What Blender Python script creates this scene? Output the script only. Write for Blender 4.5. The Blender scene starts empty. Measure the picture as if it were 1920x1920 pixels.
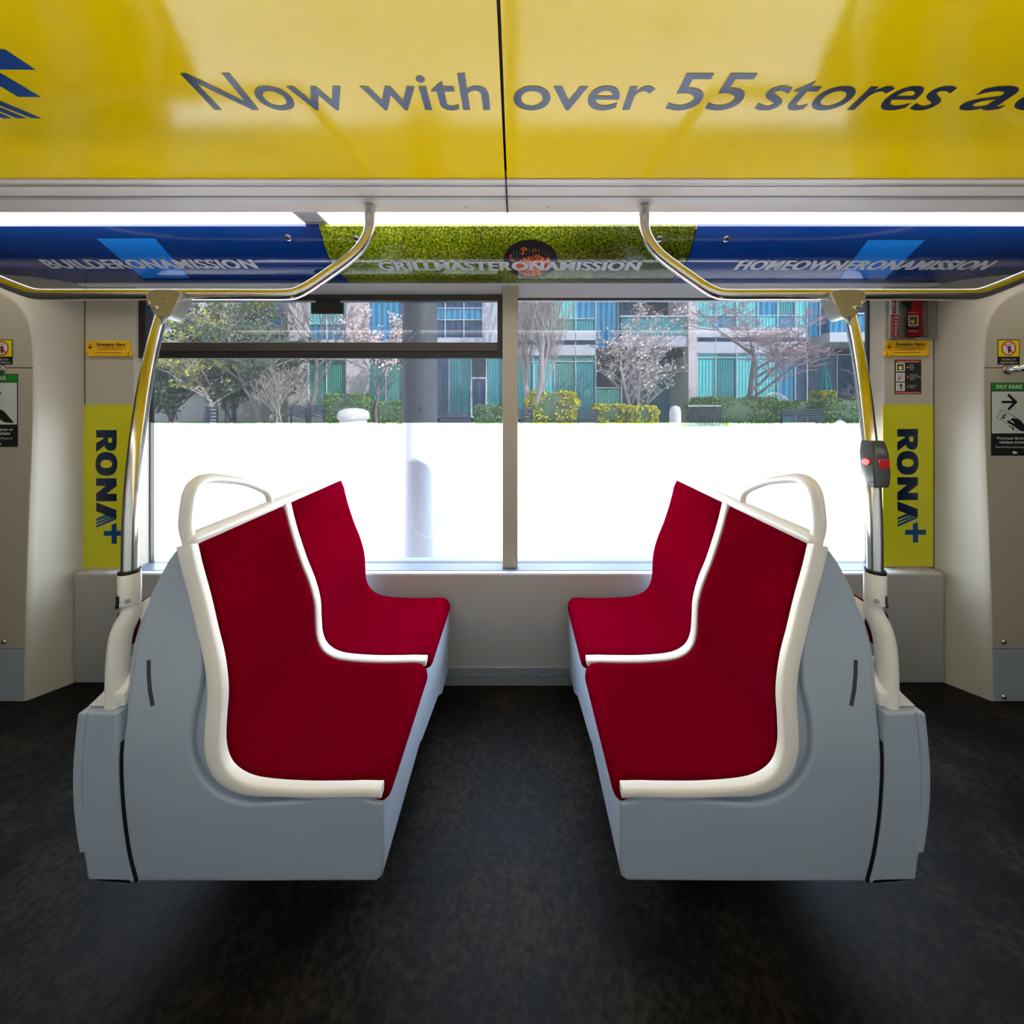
import bpy, bmesh, math, random
from mathutils import Vector, Matrix

# ------------------------------------------------------------------ camera, world, lights
SC = bpy.context.scene
COL = SC.collection
F = 728.0                                  # focal length in pixels of the 1920 frame
CX, CY = 968.0, 755.0                      # principal point
CAMP = Vector((0.037, 0.0, 1.45))
cam_data = bpy.data.cameras.new('camera')
cam_data.sensor_width = 36.0
cam_data.lens = F / 1920 * 36.0
cam_data.shift_x = -(CX - 960) / 1920
cam_data.shift_y = -(960 - CY) / 1920
cam_data.clip_start = 0.02
cam = bpy.data.objects.new('camera', cam_data)
COL.objects.link(cam)
cam.location = CAMP
cam.rotation_euler = (math.pi / 2, 0, 0)
SC.camera = cam

SC.view_settings.view_transform = 'Standard'
SC.view_settings.look = 'None'
SC.view_settings.gamma = 1
SC.view_settings.use_curve_mapping = False
SC.view_settings.exposure = 0.0
SC.cycles.max_bounces = 8
SC.cycles.diffuse_bounces = 4
SC.cycles.transparent_max_bounces = 8
SC.cycles.sample_clamp_indirect = 6.0

W = bpy.data.worlds.new('world')
SC.world = W
W.use_nodes = True
_n = W.node_tree.nodes; _l = W.node_tree.links
_bg = _n['Background']
_tc = _n.new('ShaderNodeTexCoord'); _sx = _n.new('ShaderNodeSeparateXYZ')
_rmp = _n.new('ShaderNodeValToRGB')
_rmp.color_ramp.elements[0].position = 0.0; _rmp.color_ramp.elements[0].color = (0.90, 0.95, 1.0, 1)
_rmp.color_ramp.elements[1].position = 0.7; _rmp.color_ramp.elements[1].color = (0.60, 0.74, 0.95, 1)
_l.new(_tc.outputs['Generated'], _sx.inputs[0]); _l.new(_sx.outputs['Z'], _rmp.inputs[0])
_l.new(_rmp.outputs[0], _bg.inputs['Color'])
SKY = 16.5
_bg.inputs['Strength'].default_value = SKY

sun_d = bpy.data.lights.new('sun', 'SUN')
sun_d.energy = 56.0
sun_d.angle = math.radians(0.6)
sun_d.color = (1.0, 0.95, 0.88)
sun = bpy.data.objects.new('sun', sun_d)
COL.objects.link(sun)
SUN_EL, SUN_AZ = math.radians(38), math.radians(55)      # behind the camera, to its right
_sd = Vector((math.sin(SUN_AZ) * math.cos(SUN_EL), -math.cos(SUN_AZ) * math.cos(SUN_EL), math.sin(SUN_EL)))
sun.rotation_euler = _sd.to_track_quat('Z', 'Y').to_euler()
sun.location = (6, -6, 9)
STRIP_EMIT = 6.5

# ------------------------------------------------------------------ helpers
def at(px, py, d):
    """point at depth d (metres along +Y) on the sight line measured in the photograph"""
    return Vector((CAMP.x + (px - CX) / F * d, d, CAMP.z - (py - CY) / F * d))

def s2l(c):
    c /= 255.0
    return c / 12.92 if c <= 0.04045 else ((c + 0.055) / 1.055) ** 2.4
def rgb(r, g, b):
    return (s2l(r), s2l(g), s2l(b), 1.0)

MATS = {}
def mat(name, col, rough=0.5, metal=0.0, spec=0.5, coat=0.0, coat_rough=0.05, bump=0.0, bump_scale=200.0,
        var=0.0, var_scale=8.0, sheen=0.0, emit=None, emit_s=0.0, stretch=None):
    m = bpy.data.materials.new(name)
    m.use_nodes = True
    nt = m.node_tree; b = nt.nodes['Principled BSDF']
    b.inputs['Base Color'].default_value = col
    b.inputs['Roughness'].default_value = rough
    b.inputs['Metallic'].default_value = metal
    b.inputs['Specular IOR Level'].default_value = spec
    b.inputs['Coat Weight'].default_value = coat
    b.inputs['Coat Roughness'].default_value = coat_rough
    b.inputs['Sheen Weight'].default_value = sheen
    if emit:
        b.inputs['Emission Color'].default_value = emit
        b.inputs['Emission Strength'].default_value = emit_s
    tc = None
    if bump or var:
        tc = nt.nodes.new('ShaderNodeTexCoord')
        mp = nt.nodes.new('ShaderNodeMapping')
        if stretch: mp.inputs['Scale'].default_value = stretch
        nt.links.new(tc.outputs['Object'], mp.inputs['Vector'])
    if var:
        nz = nt.nodes.new('ShaderNodeTexNoise'); nz.inputs['Scale'].default_value = var_scale
        nz.inputs['Detail'].default_value = 5
        nt.links.new(mp.outputs[0], nz.inputs['Vector'])
        mr = nt.nodes.new('ShaderNodeMapRange'); mr.inputs['To Min'].default_value = 1 - var; mr.inputs['To Max'].default_value = 1 + var
        mr.inputs['From Min'].default_value = 0.3; mr.inputs['From Max'].default_value = 0.7
        nt.links.new(nz.outputs['Fac'], mr.inputs['Value'])
        mx = nt.nodes.new('ShaderNodeMix'); mx.data_type = 'RGBA'; mx.blend_type = 'MULTIPLY'
        mx.inputs['Factor'].default_value = 1.0
        mx.inputs['A'].default_value = col
        nt.links.new(mr.outputs[0], mx.inputs['B'])
        nt.links.new(mx.outputs['Result'], b.inputs['Base Color'])
    if bump:
        nb = nt.nodes.new('ShaderNodeTexNoise'); nb.inputs['Scale'].default_value = bump_scale
        nt.links.new(mp.outputs[0], nb.inputs['Vector'])
        bp = nt.nodes.new('ShaderNodeBump'); bp.inputs['Strength'].default_value = bump
        bp.inputs['Distance'].default_value = 0.002
        nt.links.new(nb.outputs['Fac'], bp.inputs['Height'])
        nt.links.new(bp.outputs[0], b.inputs['Normal'])
        if coat: nt.links.new(bp.outputs[0], b.inputs['Coat Normal'])
    MATS[name] = m
    return m

class MB:
    """collects faces, then links them as one mesh object in world coordinates"""
    def __init__(self): self.v = []; self.f = []
    def add(self, vs, fs):
        o = len(self.v)
        self.v += [Vector(p) for p in vs]
        self.f += [tuple(i + o for i in f) for f in fs]
        return self
    def box(self, x0, x1, y0, y1, z0, z1):
        vs = [(x, y, z) for x in (x0, x1) for y in (y0, y1) for z in (z0, z1)]
        return self.add(vs, [(0,1,3,2),(4,6,7,5),(0,4,5,1),(2,3,7,6),(0,2,6,4),(1,5,7,3)])
    def quad(self, a, b, c, d): return self.add([a, b, c, d], [(0,1,2,3)])
    def rings(self, rings, close=True, cap0=True, cap1=True):
        n = len(rings[0]); vs = [p for r in rings for p in r]; fs = []
        for k in range(len(rings) - 1):
            for i in range(n if close else n - 1):
                j = (i + 1) % n
                fs.append((k*n+i, k*n+j, (k+1)*n+j, (k+1)*n+i))
        if cap0: fs.append(tuple(range(n))[::-1])
        if cap1: fs.append(tuple((len(rings)-1)*n + i for i in range(n)))
        return self.add(vs, fs)
    def tube(self, path, r, n=14, flat=None, up=Vector((0, 0, 1))):
        """tube along path; r number or list; flat = (a, b) elliptical factors"""
        path = [Vector(p) for p in path]; rings = []
        prev = None
        for i, p in enumerate(path):
            t = (path[min(i+1, len(path)-1)] - path[max(i-1, 0)]).normalized()
            if prev is None:
                u = up.cross(t)
                if u.length < 1e-3: u = Vector((1, 0, 0)).cross(t)
            else:
                u = prev - t * prev.dot(t)
            u.normalize(); prev = u
            w = t.cross(u)
            rr = r[i] if isinstance(r, (list, tuple)) else r
            fa, fb = flat or (1, 1)
            rings.append([p + u * (math.cos(2*math.pi*k/n) * rr * fa) + w * (math.sin(2*math.pi*k/n) * rr * fb) for k in range(n)])
        return self.rings(rings)
    def prism(self, poly, y0, y1):
        """poly of (x,z) extruded along y"""
        return self.rings([[Vector((x, y0, z)) for x, z in poly], [Vector((x, y1, z)) for x, z in poly]])
    def disc(self, c, axis, r, h, n=20, dome=0.0):
        c = Vector(c); a = Vector(axis).normalized()
        u = a.orthogonal().normalized(); w = a.cross(u)
        rg = lambda rr, o: [c + a*o + u*math.cos(2*math.pi*k/n)*rr + w*math.sin(2*math.pi*k/n)*rr for k in range(n)]
        rs = [rg(r, 0), rg(r, h)]
        if dome: rs += [rg(r*0.8, h+dome*0.6), rg(r*0.4, h+dome*0.95)]
        return self.rings(rs)
    def build(self, name, m, parent=None, smooth=None, bevel=0.0, seg=2, recalc=True, mirror=False, sub=0, wn=False):
        vs = self.v
        if mirror: vs = [Vector((-p.x, p.y, p.z)) for p in vs]
        me = bpy.data.meshes.new(name)
        bm = bmesh.new()
        bv = [bm.verts.new(p) for p in vs]
        for f in self.f:
            try: bm.faces.new([bv[i] for i in f])
            except ValueError: pass
        bmesh.ops.remove_doubles(bm, verts=bm.verts, dist=1e-6)
        if recalc: bmesh.ops.recalc_face_normals(bm, faces=bm.faces)
        if bevel:
            es = [e for e in bm.edges if len(e.link_faces) == 2 and e.calc_face_angle(0) > 0.5]
            bmesh.ops.bevel(bm, geom=es, offset=bevel, segments=seg, profile=0.5, affect='EDGES', clamp_overlap=True)
        big = [f for f in bm.faces if len(f.verts) > 6]
        if big and smooth is not None:
            bmesh.ops.split_edges(bm, edges=list({e for f in big for e in f.edges}))
            big = [f for f in bm.faces if len(f.verts) > 6]
        if big: bmesh.ops.triangulate(bm, faces=big, quad_method='FIXED', ngon_method='EAR_CLIP')
        bm.to_mesh(me); bm.free()
        if smooth is not None:
            for p in me.polygons: p.use_smooth = True
            me.set_sharp_from_angle(angle=math.radians(smooth))
        o = link(name, me, m, parent)
        if wn: o.modifiers.new('weighted_normal', 'WEIGHTED_NORMAL').keep_sharp = True
        return o

def link(name, me, m, parent=None):
    o = bpy.data.objects.new(name, me)
    COL.objects.link(o)
    if m is not None: me.materials.append(m)
    if parent is not None:
        o.parent = parent
        root = parent
        if parent.parent is None and parent.type == 'EMPTY':
            o.matrix_parent_inverse = Matrix.Translation(-parent.location)
        elif parent.parent is None:
            o.matrix_parent_inverse = Matrix.Translation(-parent.location)
    else:                                     # origin at the base of the thing
        xs = [v.co.x for v in me.vertices]; ys = [v.co.y for v in me.vertices]; zs = [v.co.z for v in me.vertices]
        c = Vector(((min(xs)+max(xs))/2, (min(ys)+max(ys))/2, min(zs)))
        me.transform(Matrix.Translation(-c)); o.location = c
    return o

def thing(name, label, cat, loc, group=None, kind=None):
    o = bpy.data.objects.new(name, None)
    COL.objects.link(o); o.location = loc
    o.empty_display_size = 0.1
    if kind: o['kind'] = kind
    else:
        o['label'] = label; o['category'] = cat
    if group: o['group'] = group
    return o
def tag(o, label, cat, group=None):
    o['label'] = label; o['category'] = cat
    if group: o['group'] = group
    return o
def struct(o):
    o['kind'] = 'structure'; return o
def stuff(o):
    o['kind'] = 'stuff'; return o

def catmull(pts, per=6):
    out = []
    P = [Vector(p) for p in pts]
    for i in range(len(P) - 1):
        p0 = P[max(i-1, 0)]; p1 = P[i]; p2 = P[i+1]; p3 = P[min(i+2, len(P)-1)]
        for k in range(per):
            t = k / per
            out.append(0.5 * ((2*p1) + (p2-p0)*t + (2*p0-5*p1+4*p2-p3)*t*t + (3*p1-p0-3*p2+p3)*t**3))
    out.append(P[-1].copy())
    return out
def resample(pts, n):
    L = [0.0]
    for a, b in zip(pts, pts[1:]): L.append(L[-1] + (b-a).length)
    out = []; j = 0
    for k in range(n):
        s = L[-1] * k / (n-1)
        while j < len(L)-2 and L[j+1] < s: j += 1
        t = (s - L[j]) / max(L[j+1]-L[j], 1e-9)
        out.append(pts[j].lerp(pts[j+1], min(max(t, 0), 1)))
    return out

# 2D outlines -> filled faces (holes allowed)
def poly2d(loops):
    cu = bpy.data.curves.new('tmp', 'CURVE'); cu.dimensions = '2D'; cu.fill_mode = 'BOTH'
    for lp in loops:
        sp = cu.splines.new('POLY'); sp.points.add(len(lp)-1); sp.use_cyclic_u = True
        for p, q in zip(sp.points, lp): p.co = (q[0], q[1], 0, 1)
    ob = bpy.data.objects.new('tmp', cu); COL.objects.link(ob)
    me = bpy.data.meshes.new_from_object(ob)
    r = [(v.co.x, v.co.y) for v in me.vertices], [tuple(p.vertices) for p in me.polygons]
    bpy.data.objects.remove(ob); bpy.data.meshes.remove(me); bpy.data.curves.remove(cu)
    return r
_CAP = None
def text2d(body, bold=0.0, shear=0.0, spacing=1.0, res=4):
    """lettering outline, baseline 0, cap height 1, left edge 0"""
    global _CAP
    def raw(s, b, sh, spc):
        cu = bpy.data.curves.new('tmp', 'FONT'); cu.body = s; cu.offset = b; cu.shear = sh
        cu.space_character = spc; cu.resolution_u = res; cu.fill_mode = 'BOTH'
        ob = bpy.data.objects.new('tmp', cu); COL.objects.link(ob)
        me = bpy.data.meshes.new_from_object(ob)
        r = [(v.co.x, v.co.y) for v in me.vertices], [tuple(p.vertices) for p in me.polygons]
        bpy.data.objects.remove(ob); bpy.data.meshes.remove(me); bpy.data.curves.remove(cu)
        return r
    if _CAP is None: _CAP = max(y for _, y in raw('H', 0, 0, 1)[0])
    vs, fs = [], []
    for i, ch in enumerate(body):
        if ch == ' ': continue
        cv, cf = raw(ch, bold, shear, spacing)
        if not cv: continue
        off = max(x for x, _ in raw(body[:i+1], 0, 0, spacing)[0]) - max(x for x, _ in raw(ch, 0, 0, spacing)[0])
        fs += [tuple(k+len(vs) for k in f) for f in cf]; vs += [(x+off, y) for x, y in cv]
    if not vs: return [], [], 0
    x0 = min(x for x, _ in vs)
    vs = [((x-x0)/_CAP, (y+bold)/(_CAP+2*bold)) for x, y in vs]
    return vs, fs, max(x for x, _ in vs)
def flatmesh(name, vs, fs, fn, m, parent):
    me = bpy.data.meshes.new(name)
    me.from_pydata([tuple(fn(x, y)) for x, y in vs], [], fs)
    return link(name, me, m, parent)
def wall_text(name, body, l, r, base, cap, d, m, parent, bold=0.0, shear=0.0):
    """lettering between pixel columns l and r, baseline row base, cap height in pixels, at depth d"""
    vs, fs, w = text2d(body, bold, shear)
    return flatmesh(name, vs, fs, lambda x, y: at(l + x/w*(r-l), base - y*cap, d), m, parent)
def wall_poly(name, loops, d, m, parent, thick=0.0):
    vs, fs = poly2d(loops)
    return flatmesh(name, vs, fs, lambda x, y: at(x, y, d), m, parent)
def rect(l, t, r, b): return [(l, t), (r, t), (r, b), (l, b)]
def circ(cx, cy, r, n=28): return [(cx + r*math.cos(2*math.pi*k/n), cy + r*math.sin(2*math.pi*k/n)) for k in range(n)]
def wall_box(name, l, t, r, b, d0, d1, m, parent=None, bevel=0.0, **kw):
    """box whose front face fills the pixel rectangle at depth d0"""
    a = at(l, b, d0); c = at(r, t, d0)
    return MB().box(a.x, c.x, d0, d1, a.z, c.z).build(name, m, parent, bevel=bevel, **kw)

# ------------------------------------------------------------------ materials
M_grey = mat('grey_seat_plastic', rgb(165, 178, 192), 0.34, var=0.02, var_scale=3, bump=0.04, bump_scale=500)
M_white = mat('cream_plastic', rgb(240, 236, 226), 0.30, spec=0.5)
M_red = mat('red_velour', rgb(90, 0, 11), 0.9, spec=0.0, sheen=0.10, var=0.22, var_scale=260, bump=0.35, bump_scale=900, stretch=(1, 1, 0.35))
MATS['red_velour'].node_tree.nodes['Principled BSDF'].inputs['Sheen Tint'].default_value = (1, 0.0, 0.16, 1)
M_wall = mat('warm_grey_wall', rgb(188, 181, 164), 0.42, var=0.02, var_scale=2)
M_lower = mat('grey_wall_panel', rgb(176, 175, 174), 0.45, var=0.03, var_scale=2)
M_sill = mat('sill_plastic', rgb(80, 87, 100), 0.35, spec=0.2)
M_header = mat('white_header_plastic', rgb(240, 240, 240), 0.2)
M_alu = mat('aluminium_profile', rgb(205, 201, 194), 0.35, metal=0.55)
M_alu2 = mat('painted_aluminium', rgb(232, 218, 200), 0.40)
M_steel = mat('brushed_steel', (0.66, 0.63, 0.57, 1), 0.20, metal=1.0, bump=0.03, bump_scale=60, stretch=(1, 1, 30))
M_yoke = mat('grey_cast_metal', rgb(150, 148, 136), 0.42, metal=0.35)
M_screw = mat('screw_steel', (0.6, 0.6, 0.6, 1), 0.25, metal=1.0)
M_black = mat('black_rubber', rgb(14, 14, 16), 0.5)
M_frame = mat('black_window_frame', rgb(34, 32, 34), 0.4)
M_frame2 = mat('dark_grey_frame', rgb(74, 68, 68), 0.35, metal=0.3)
M_yellow = mat('yellow_gloss_vinyl', rgb(255, 211, 0), 0.11, spec=0.20, bump=0.06, bump_scale=110)
M_cyel = mat('yellow_poster_vinyl', rgb(214, 210, 20), 0.4)
M_navy = mat('navy_print', rgb(0, 26, 62), 0.25, spec=0.3, coat=0.08)
M_midblue = mat('mid_blue_print', rgb(0, 66, 136), 0.3, spec=0.3, coat=0.05)
M_adblue = mat('dark_blue_gloss', rgb(14, 56, 132), 0.12, coat=0.3, coat_rough=0.03)
M_adlight = mat('bright_blue_gloss', rgb(28, 134, 236), 0.12, coat=0.3, coat_rough=0.03)
M_adtext = mat('pale_grey_print', rgb(214, 216, 218), 0.3)
M_sign_y = mat('sign_yellow', rgb(240, 214, 0), 0.45)
M_alarm = mat('alarm_amber', rgb(242, 186, 0), 0.4)
M_signw = mat('sign_white', rgb(222, 226, 224), 0.45)
M_signk = mat('sign_black', rgb(20, 24, 26), 0.45)
M_signg = mat('sign_green', rgb(38, 140, 36), 0.45)
M_signr = mat('sign_red', rgb(206, 18, 34), 0.45)
M_diff = mat('light_diffuser', rgb(250, 248, 244), 0.5, emit=(1.0, 0.92, 0.80, 1), emit_s=STRIP_EMIT)
M_grille = mat('speaker_grille', rgb(196, 190, 182), 0.45)
M_box = mat('stop_box_plastic', rgb(64, 70, 72), 0.22)
M_button = mat('red_button', rgb(200, 8, 22), 0.3)
M_hammer = mat('red_hammer_plastic', rgb(170, 12, 24), 0.35)
M_cabin = mat('cabin_dark', rgb(60, 60, 62), 0.6)
M_outer = mat('tram_outer_skin', rgb(150, 30, 30), 0.4)

def glass_mat(name, tint, gloss=0.06, stripes=False):
    m = bpy.data.materials.new(name); m.use_nodes = True
    nt = m.node_tree; nt.nodes.clear()
    out = nt.nodes.new('ShaderNodeOutputMaterial')
    tr = nt.nodes.new('ShaderNodeBsdfTransparent'); tr.inputs['Color'].default_value = tint
    gl = nt.nodes.new('ShaderNodeBsdfGlossy'); gl.inputs['Roughness'].default_value = 0.02
    fr = nt.nodes.new('ShaderNodeFresnel'); fr.inputs['IOR'].default_value = 1.35
    mx = nt.nodes.new('ShaderNodeMixShader')
    nt.links.new(fr.outputs[0], mx.inputs['Fac'])
    nt.links.new(tr.outputs[0], mx.inputs[1]); nt.links.new(gl.outputs[0], mx.inputs[2])
    if stripes:
        tc = nt.nodes.new('ShaderNodeTexCoord')
        def wave(direction, sc):
            w = nt.nodes.new('ShaderNodeTexWave'); w.wave_type = 'BANDS'; w.bands_direction = direction
            w.inputs['Scale'].default_value = sc; w.inputs['Distortion'].default_value = 0.4
            w.inputs['Detail'].default_value = 1
            nt.links.new(tc.outputs['Object'], w.inputs['Vector'])
            r = nt.nodes.new('ShaderNodeMapRange'); r.inputs['To Min'].default_value = 0.86; r.inputs['To Max'].default_value = 1.1
            nt.links.new(w.outputs['Fac'], r.inputs['Value'])
            return r
        a = wave('X', 58.0); b = wave('Z', 80.0)
        mu = nt.nodes.new('ShaderNodeMath'); mu.operation = 'MULTIPLY'
        nt.links.new(a.outputs[0], mu.inputs[0]); nt.links.new(b.outputs[0], mu.inputs[1])
        c = nt.nodes.new('ShaderNodeMix'); c.data_type = 'RGBA'; c.blend_type = 'MULTIPLY'
        c.inputs['Factor'].default_value = 1; c.inputs['A'].default_value = tint
        nt.links.new(mu.outputs[0], c.inputs['B']); nt.links.new(c.outputs['Result'], tr.inputs['Color'])
    last = mx
    if stripes:                          # the printed dots scatter a little daylight
        tl = nt.nodes.new('ShaderNodeBsdfTranslucent'); tl.inputs['Color'].default_value = (0.0050, 0.0052, 0.0056, 1)
        ad = nt.nodes.new('ShaderNodeAddShader')
        nt.links.new(mx.outputs[0], ad.inputs[0]); nt.links.new(tl.outputs[0], ad.inputs[1]); last = ad
    nt.links.new(last.outputs[0], out.inputs['Surface'])
    return m
M_glass = glass_mat('clear_pane', (0.95, 0.97, 1.0, 1))
M_film = glass_mat('perforated_film', (0.058, 0.060, 0.064, 1), stripes=True)

def film_diffuse(name, col, tr):
    m = bpy.data.materials.new(name); m.use_nodes = True
    nt = m.node_tree; nt.nodes.clear()
    out = nt.nodes.new('ShaderNodeOutputMaterial')
    t = nt.nodes.new('ShaderNodeBsdfTranslucent'); t.inputs['Color'].default_value = col
    d = nt.nodes.new('ShaderNodeBsdfDiffuse'); d.inputs['Color'].default_value = (0.3, 0.3, 0.3, 1)
    mx = nt.nodes.new('ShaderNodeMixShader'); mx.inputs[0].default_value = tr
    nt.links.new(d.outputs[0], mx.inputs[1]); nt.links.new(t.outputs[0], mx.inputs[2])
    nt.links.new(mx.outputs[0], out.inputs['Surface'])
    return m
M_sundiff = film_diffuse('added_sun_diffuser', (0.76, 0.83, 0.93, 1), 0.024)  # added film: stops direct sun, gives soft fill from behind

def floor_mat():
    m = bpy.data.materials.new('dark_vinyl_floor'); m.use_nodes = True
    nt = m.node_tree; b = nt.nodes['Principled BSDF']
    tc = nt.nodes.new('ShaderNodeTexCoord')
    n1 = nt.nodes.new('ShaderNodeTexNoise'); n1.inputs['Scale'].default_value = 5; n1.inputs['Detail'].default_value = 8
    n2 = nt.nodes.new('ShaderNodeTexNoise'); n2.inputs['Scale'].default_value = 60; n2.inputs['Detail'].default_value = 4
    nt.links.new(tc.outputs['Object'], n1.inputs['Vector']); nt.links.new(tc.outputs['Object'], n2.inputs['Vector'])
    mul = nt.nodes.new('ShaderNodeMath'); mul.operation = 'MULTIPLY'
    nt.links.new(n1.outputs['Fac'], mul.inputs[0]); nt.links.new(n2.outputs['Fac'], mul.inputs[1])
    cr = nt.nodes.new('ShaderNodeValToRGB')
    cr.color_ramp.elements[0].position = 0.19; cr.color_ramp.elements[0].color = rgb(14, 13, 12)
    cr.color_ramp.elements[1].position = 0.42; cr.color_ramp.elements[1].color = rgb(44, 38, 31)
    nt.links.new(mul.outputs[0], cr.inputs[0]); nt.links.new(cr.outputs[0], b.inputs['Base Color'])
    rr = nt.nodes.new('ShaderNodeMapRange'); rr.inputs['To Min'].default_value = 0.42; rr.inputs['To Max'].default_value = 0.68
    nt.links.new(n1.outputs['Fac'], rr.inputs['Value']); nt.links.new(rr.outputs[0], b.inputs['Roughness'])
    b.inputs['Specular IOR Level'].default_value = 0.10
    bp = nt.nodes.new('ShaderNodeBump'); bp.inputs['Strength'].default_value = 0.15; bp.inputs['Distance'].default_value = 0.002
    nt.links.new(n2.outputs['Fac'], bp.inputs['Height']); nt.links.new(bp.outputs[0], b.inputs['Normal'])
    return m
M_floor = floor_mat()

def foliage_print():
    m = bpy.data.materials.new('lawn_print'); m.use_nodes = True
    nt = m.node_tree; b = nt.nodes['Principled BSDF']
    tc = nt.nodes.new('ShaderNodeTexCoord')
    n1 = nt.nodes.new('ShaderNodeTexNoise'); n1.inputs['Scale'].default_value = 120; n1.inputs['Detail'].default_value = 6
    n2 = nt.nodes.new('ShaderNodeTexNoise'); n2.inputs['Scale'].default_value = 3.2; n2.inputs['Detail'].default_value = 2
    for n in (n1, n2): nt.links.new(tc.outputs['Object'], n.inputs['Vector'])
    cr = nt.nodes.new('ShaderNodeValToRGB')
    e = cr.color_ramp.elements
    e[0].position = 0.34; e[0].color = rgb(56, 74, 12)
    e[1].position = 0.68; e[1].color = rgb(200, 206, 50)
    k = e.new(0.5); k.color = rgb(112, 136, 14)
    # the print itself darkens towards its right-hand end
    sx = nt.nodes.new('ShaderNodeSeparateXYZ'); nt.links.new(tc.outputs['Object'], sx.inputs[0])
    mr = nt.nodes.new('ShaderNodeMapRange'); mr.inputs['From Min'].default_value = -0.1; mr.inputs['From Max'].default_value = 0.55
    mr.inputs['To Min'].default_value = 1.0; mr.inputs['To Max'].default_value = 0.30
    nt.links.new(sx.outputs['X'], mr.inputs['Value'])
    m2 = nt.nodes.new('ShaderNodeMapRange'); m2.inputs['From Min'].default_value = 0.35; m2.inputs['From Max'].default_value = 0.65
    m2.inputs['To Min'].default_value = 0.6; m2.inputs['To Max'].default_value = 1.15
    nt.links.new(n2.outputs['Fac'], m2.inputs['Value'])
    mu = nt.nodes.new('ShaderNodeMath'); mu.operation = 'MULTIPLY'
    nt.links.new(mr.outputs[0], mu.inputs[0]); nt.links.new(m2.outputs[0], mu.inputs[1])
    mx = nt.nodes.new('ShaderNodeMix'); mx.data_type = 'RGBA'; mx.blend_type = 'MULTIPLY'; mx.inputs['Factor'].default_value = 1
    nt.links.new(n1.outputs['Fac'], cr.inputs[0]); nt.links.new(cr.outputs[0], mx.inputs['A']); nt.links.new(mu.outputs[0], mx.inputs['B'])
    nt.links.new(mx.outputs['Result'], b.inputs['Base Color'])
    b.inputs['Roughness'].default_value = 0.14; b.inputs['Coat Weight'].default_value = 0.4
    return m
M_lawnprint = foliage_print()
def ember_print():
    m = bpy.data.materials.new('embers_print'); m.use_nodes = True
    nt = m.node_tree; b = nt.nodes['Principled BSDF']
    tc = nt.nodes.new('ShaderNodeTexCoord')
    n1 = nt.nodes.new('ShaderNodeTexNoise'); n1.inputs['Scale'].default_value = 60; n1.inputs['Detail'].default_value = 4; n1.inputs['Distortion'].default_value = 1.5
    nt.links.new(tc.outputs['Object'], n1.inputs['Vector'])
    cr = nt.nodes.new('ShaderNodeValToRGB'); e = cr.color_ramp.elements
    e[0].position = 0.42; e[0].color = rgb(52, 24, 18)
    e[1].position = 0.62; e[1].color = rgb(255, 150, 40)
    k = e.new(0.5); k.color = rgb(226, 92, 20)
    nt.links.new(n1.outputs['Fac'], cr.inputs[0]); nt.links.new(cr.outputs[0], b.inputs['Base Color'])
    b.inputs['Roughness'].default_value = 0.2
    return m
M_ember = ember_print()
M_grill = mat('grill_print', rgb(40, 38, 40), 0.2, var=0.25, var_scale=40)
M_grillbar = mat('grill_bar_print', rgb(84, 78, 76), 0.25)

# ------------------------------------------------------------------ interior shell
YG, YL, YP = 2.13, 2.0, 2.07           # window glass, lower panel face, pillar face
YR = -0.40                             # wall behind the photographer
XW, XE = 1.97, 2.262                   # window half width, wall end
ZS, ZT = 0.571, 2.02                   # sill and window top
ZC = 2.25

struct(MB().box(-3.2, 3.2, YR, 2.2, -0.06, 0.0).build('floor', M_floor))

wf = thing('wall_far', '', '', (0, 2.1, 0), kind='structure')
MB().box(-XE+0.015, XE-0.015, YL, 2.2, 0.0, ZS).build('lower_panel', M_lower, wf, bevel=0.014, seg=3, smooth=40)
MB().box(-XW, XW, YL+0.03, 2.2, ZS-0.02, ZS+0.0025).build('window_sill', M_sill, wf)
for sx in (-1, 1):
    # pillar with the slanted reveal towards the glass
    poly = [(XW+0.10, 2.2), (XW+0.012, YG+0.03), (XW, YG), (XW+0.03, YP), (XE+0.02, YP), (XE+0.02, 2.2)]
    m = MB()
    m.rings([[Vector((sx*x, y, ZS)) for x, y in poly], [Vector((sx*x, y, 2.12)) for x, y in poly]])
    m.build('pillar', M_wall, wf, bevel=0.004)
    MB().box(sx*XE-0.0015, sx*XE+0.0015, YP-0.0015, YP+0.004, ZS, 2.1).build('panel_joint', M_black, wf)
# header above the glass
m = MB()
hp = [(2.046, 2.082), (2.075, 2.062), (YG, ZT), (2.2, ZT), (2.2, 2.12), (2.046, 2.12)]
m.rings([[Vector((-XE-0.02, y, z)) for y, z in hp], [Vector((XE+0.02, y, z)) for y, z in hp]])
m.build('window_header', M_header, wf)
# outer skin round the opening
MB().box(-9, -XW-0.16, 2.2, 2.24, -0.2, 3.05).box(XW+0.16, 9, 2.2, 2.24, -0.2, 3.05).box(-XW-0.16, XW+0.16, 2.2, 2.24, -0.2, ZS-0.06).box(-XW-0.16, XW+0.16, 2.2, 2.24, ZT+0.08, 3.05).build('outer_skin', M_outer, wf)
# roof of the tram
struct(MB().box(-9, 9, YR-0.1, 2.24, 2.62, 3.05).build('roof', M_outer))

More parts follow.
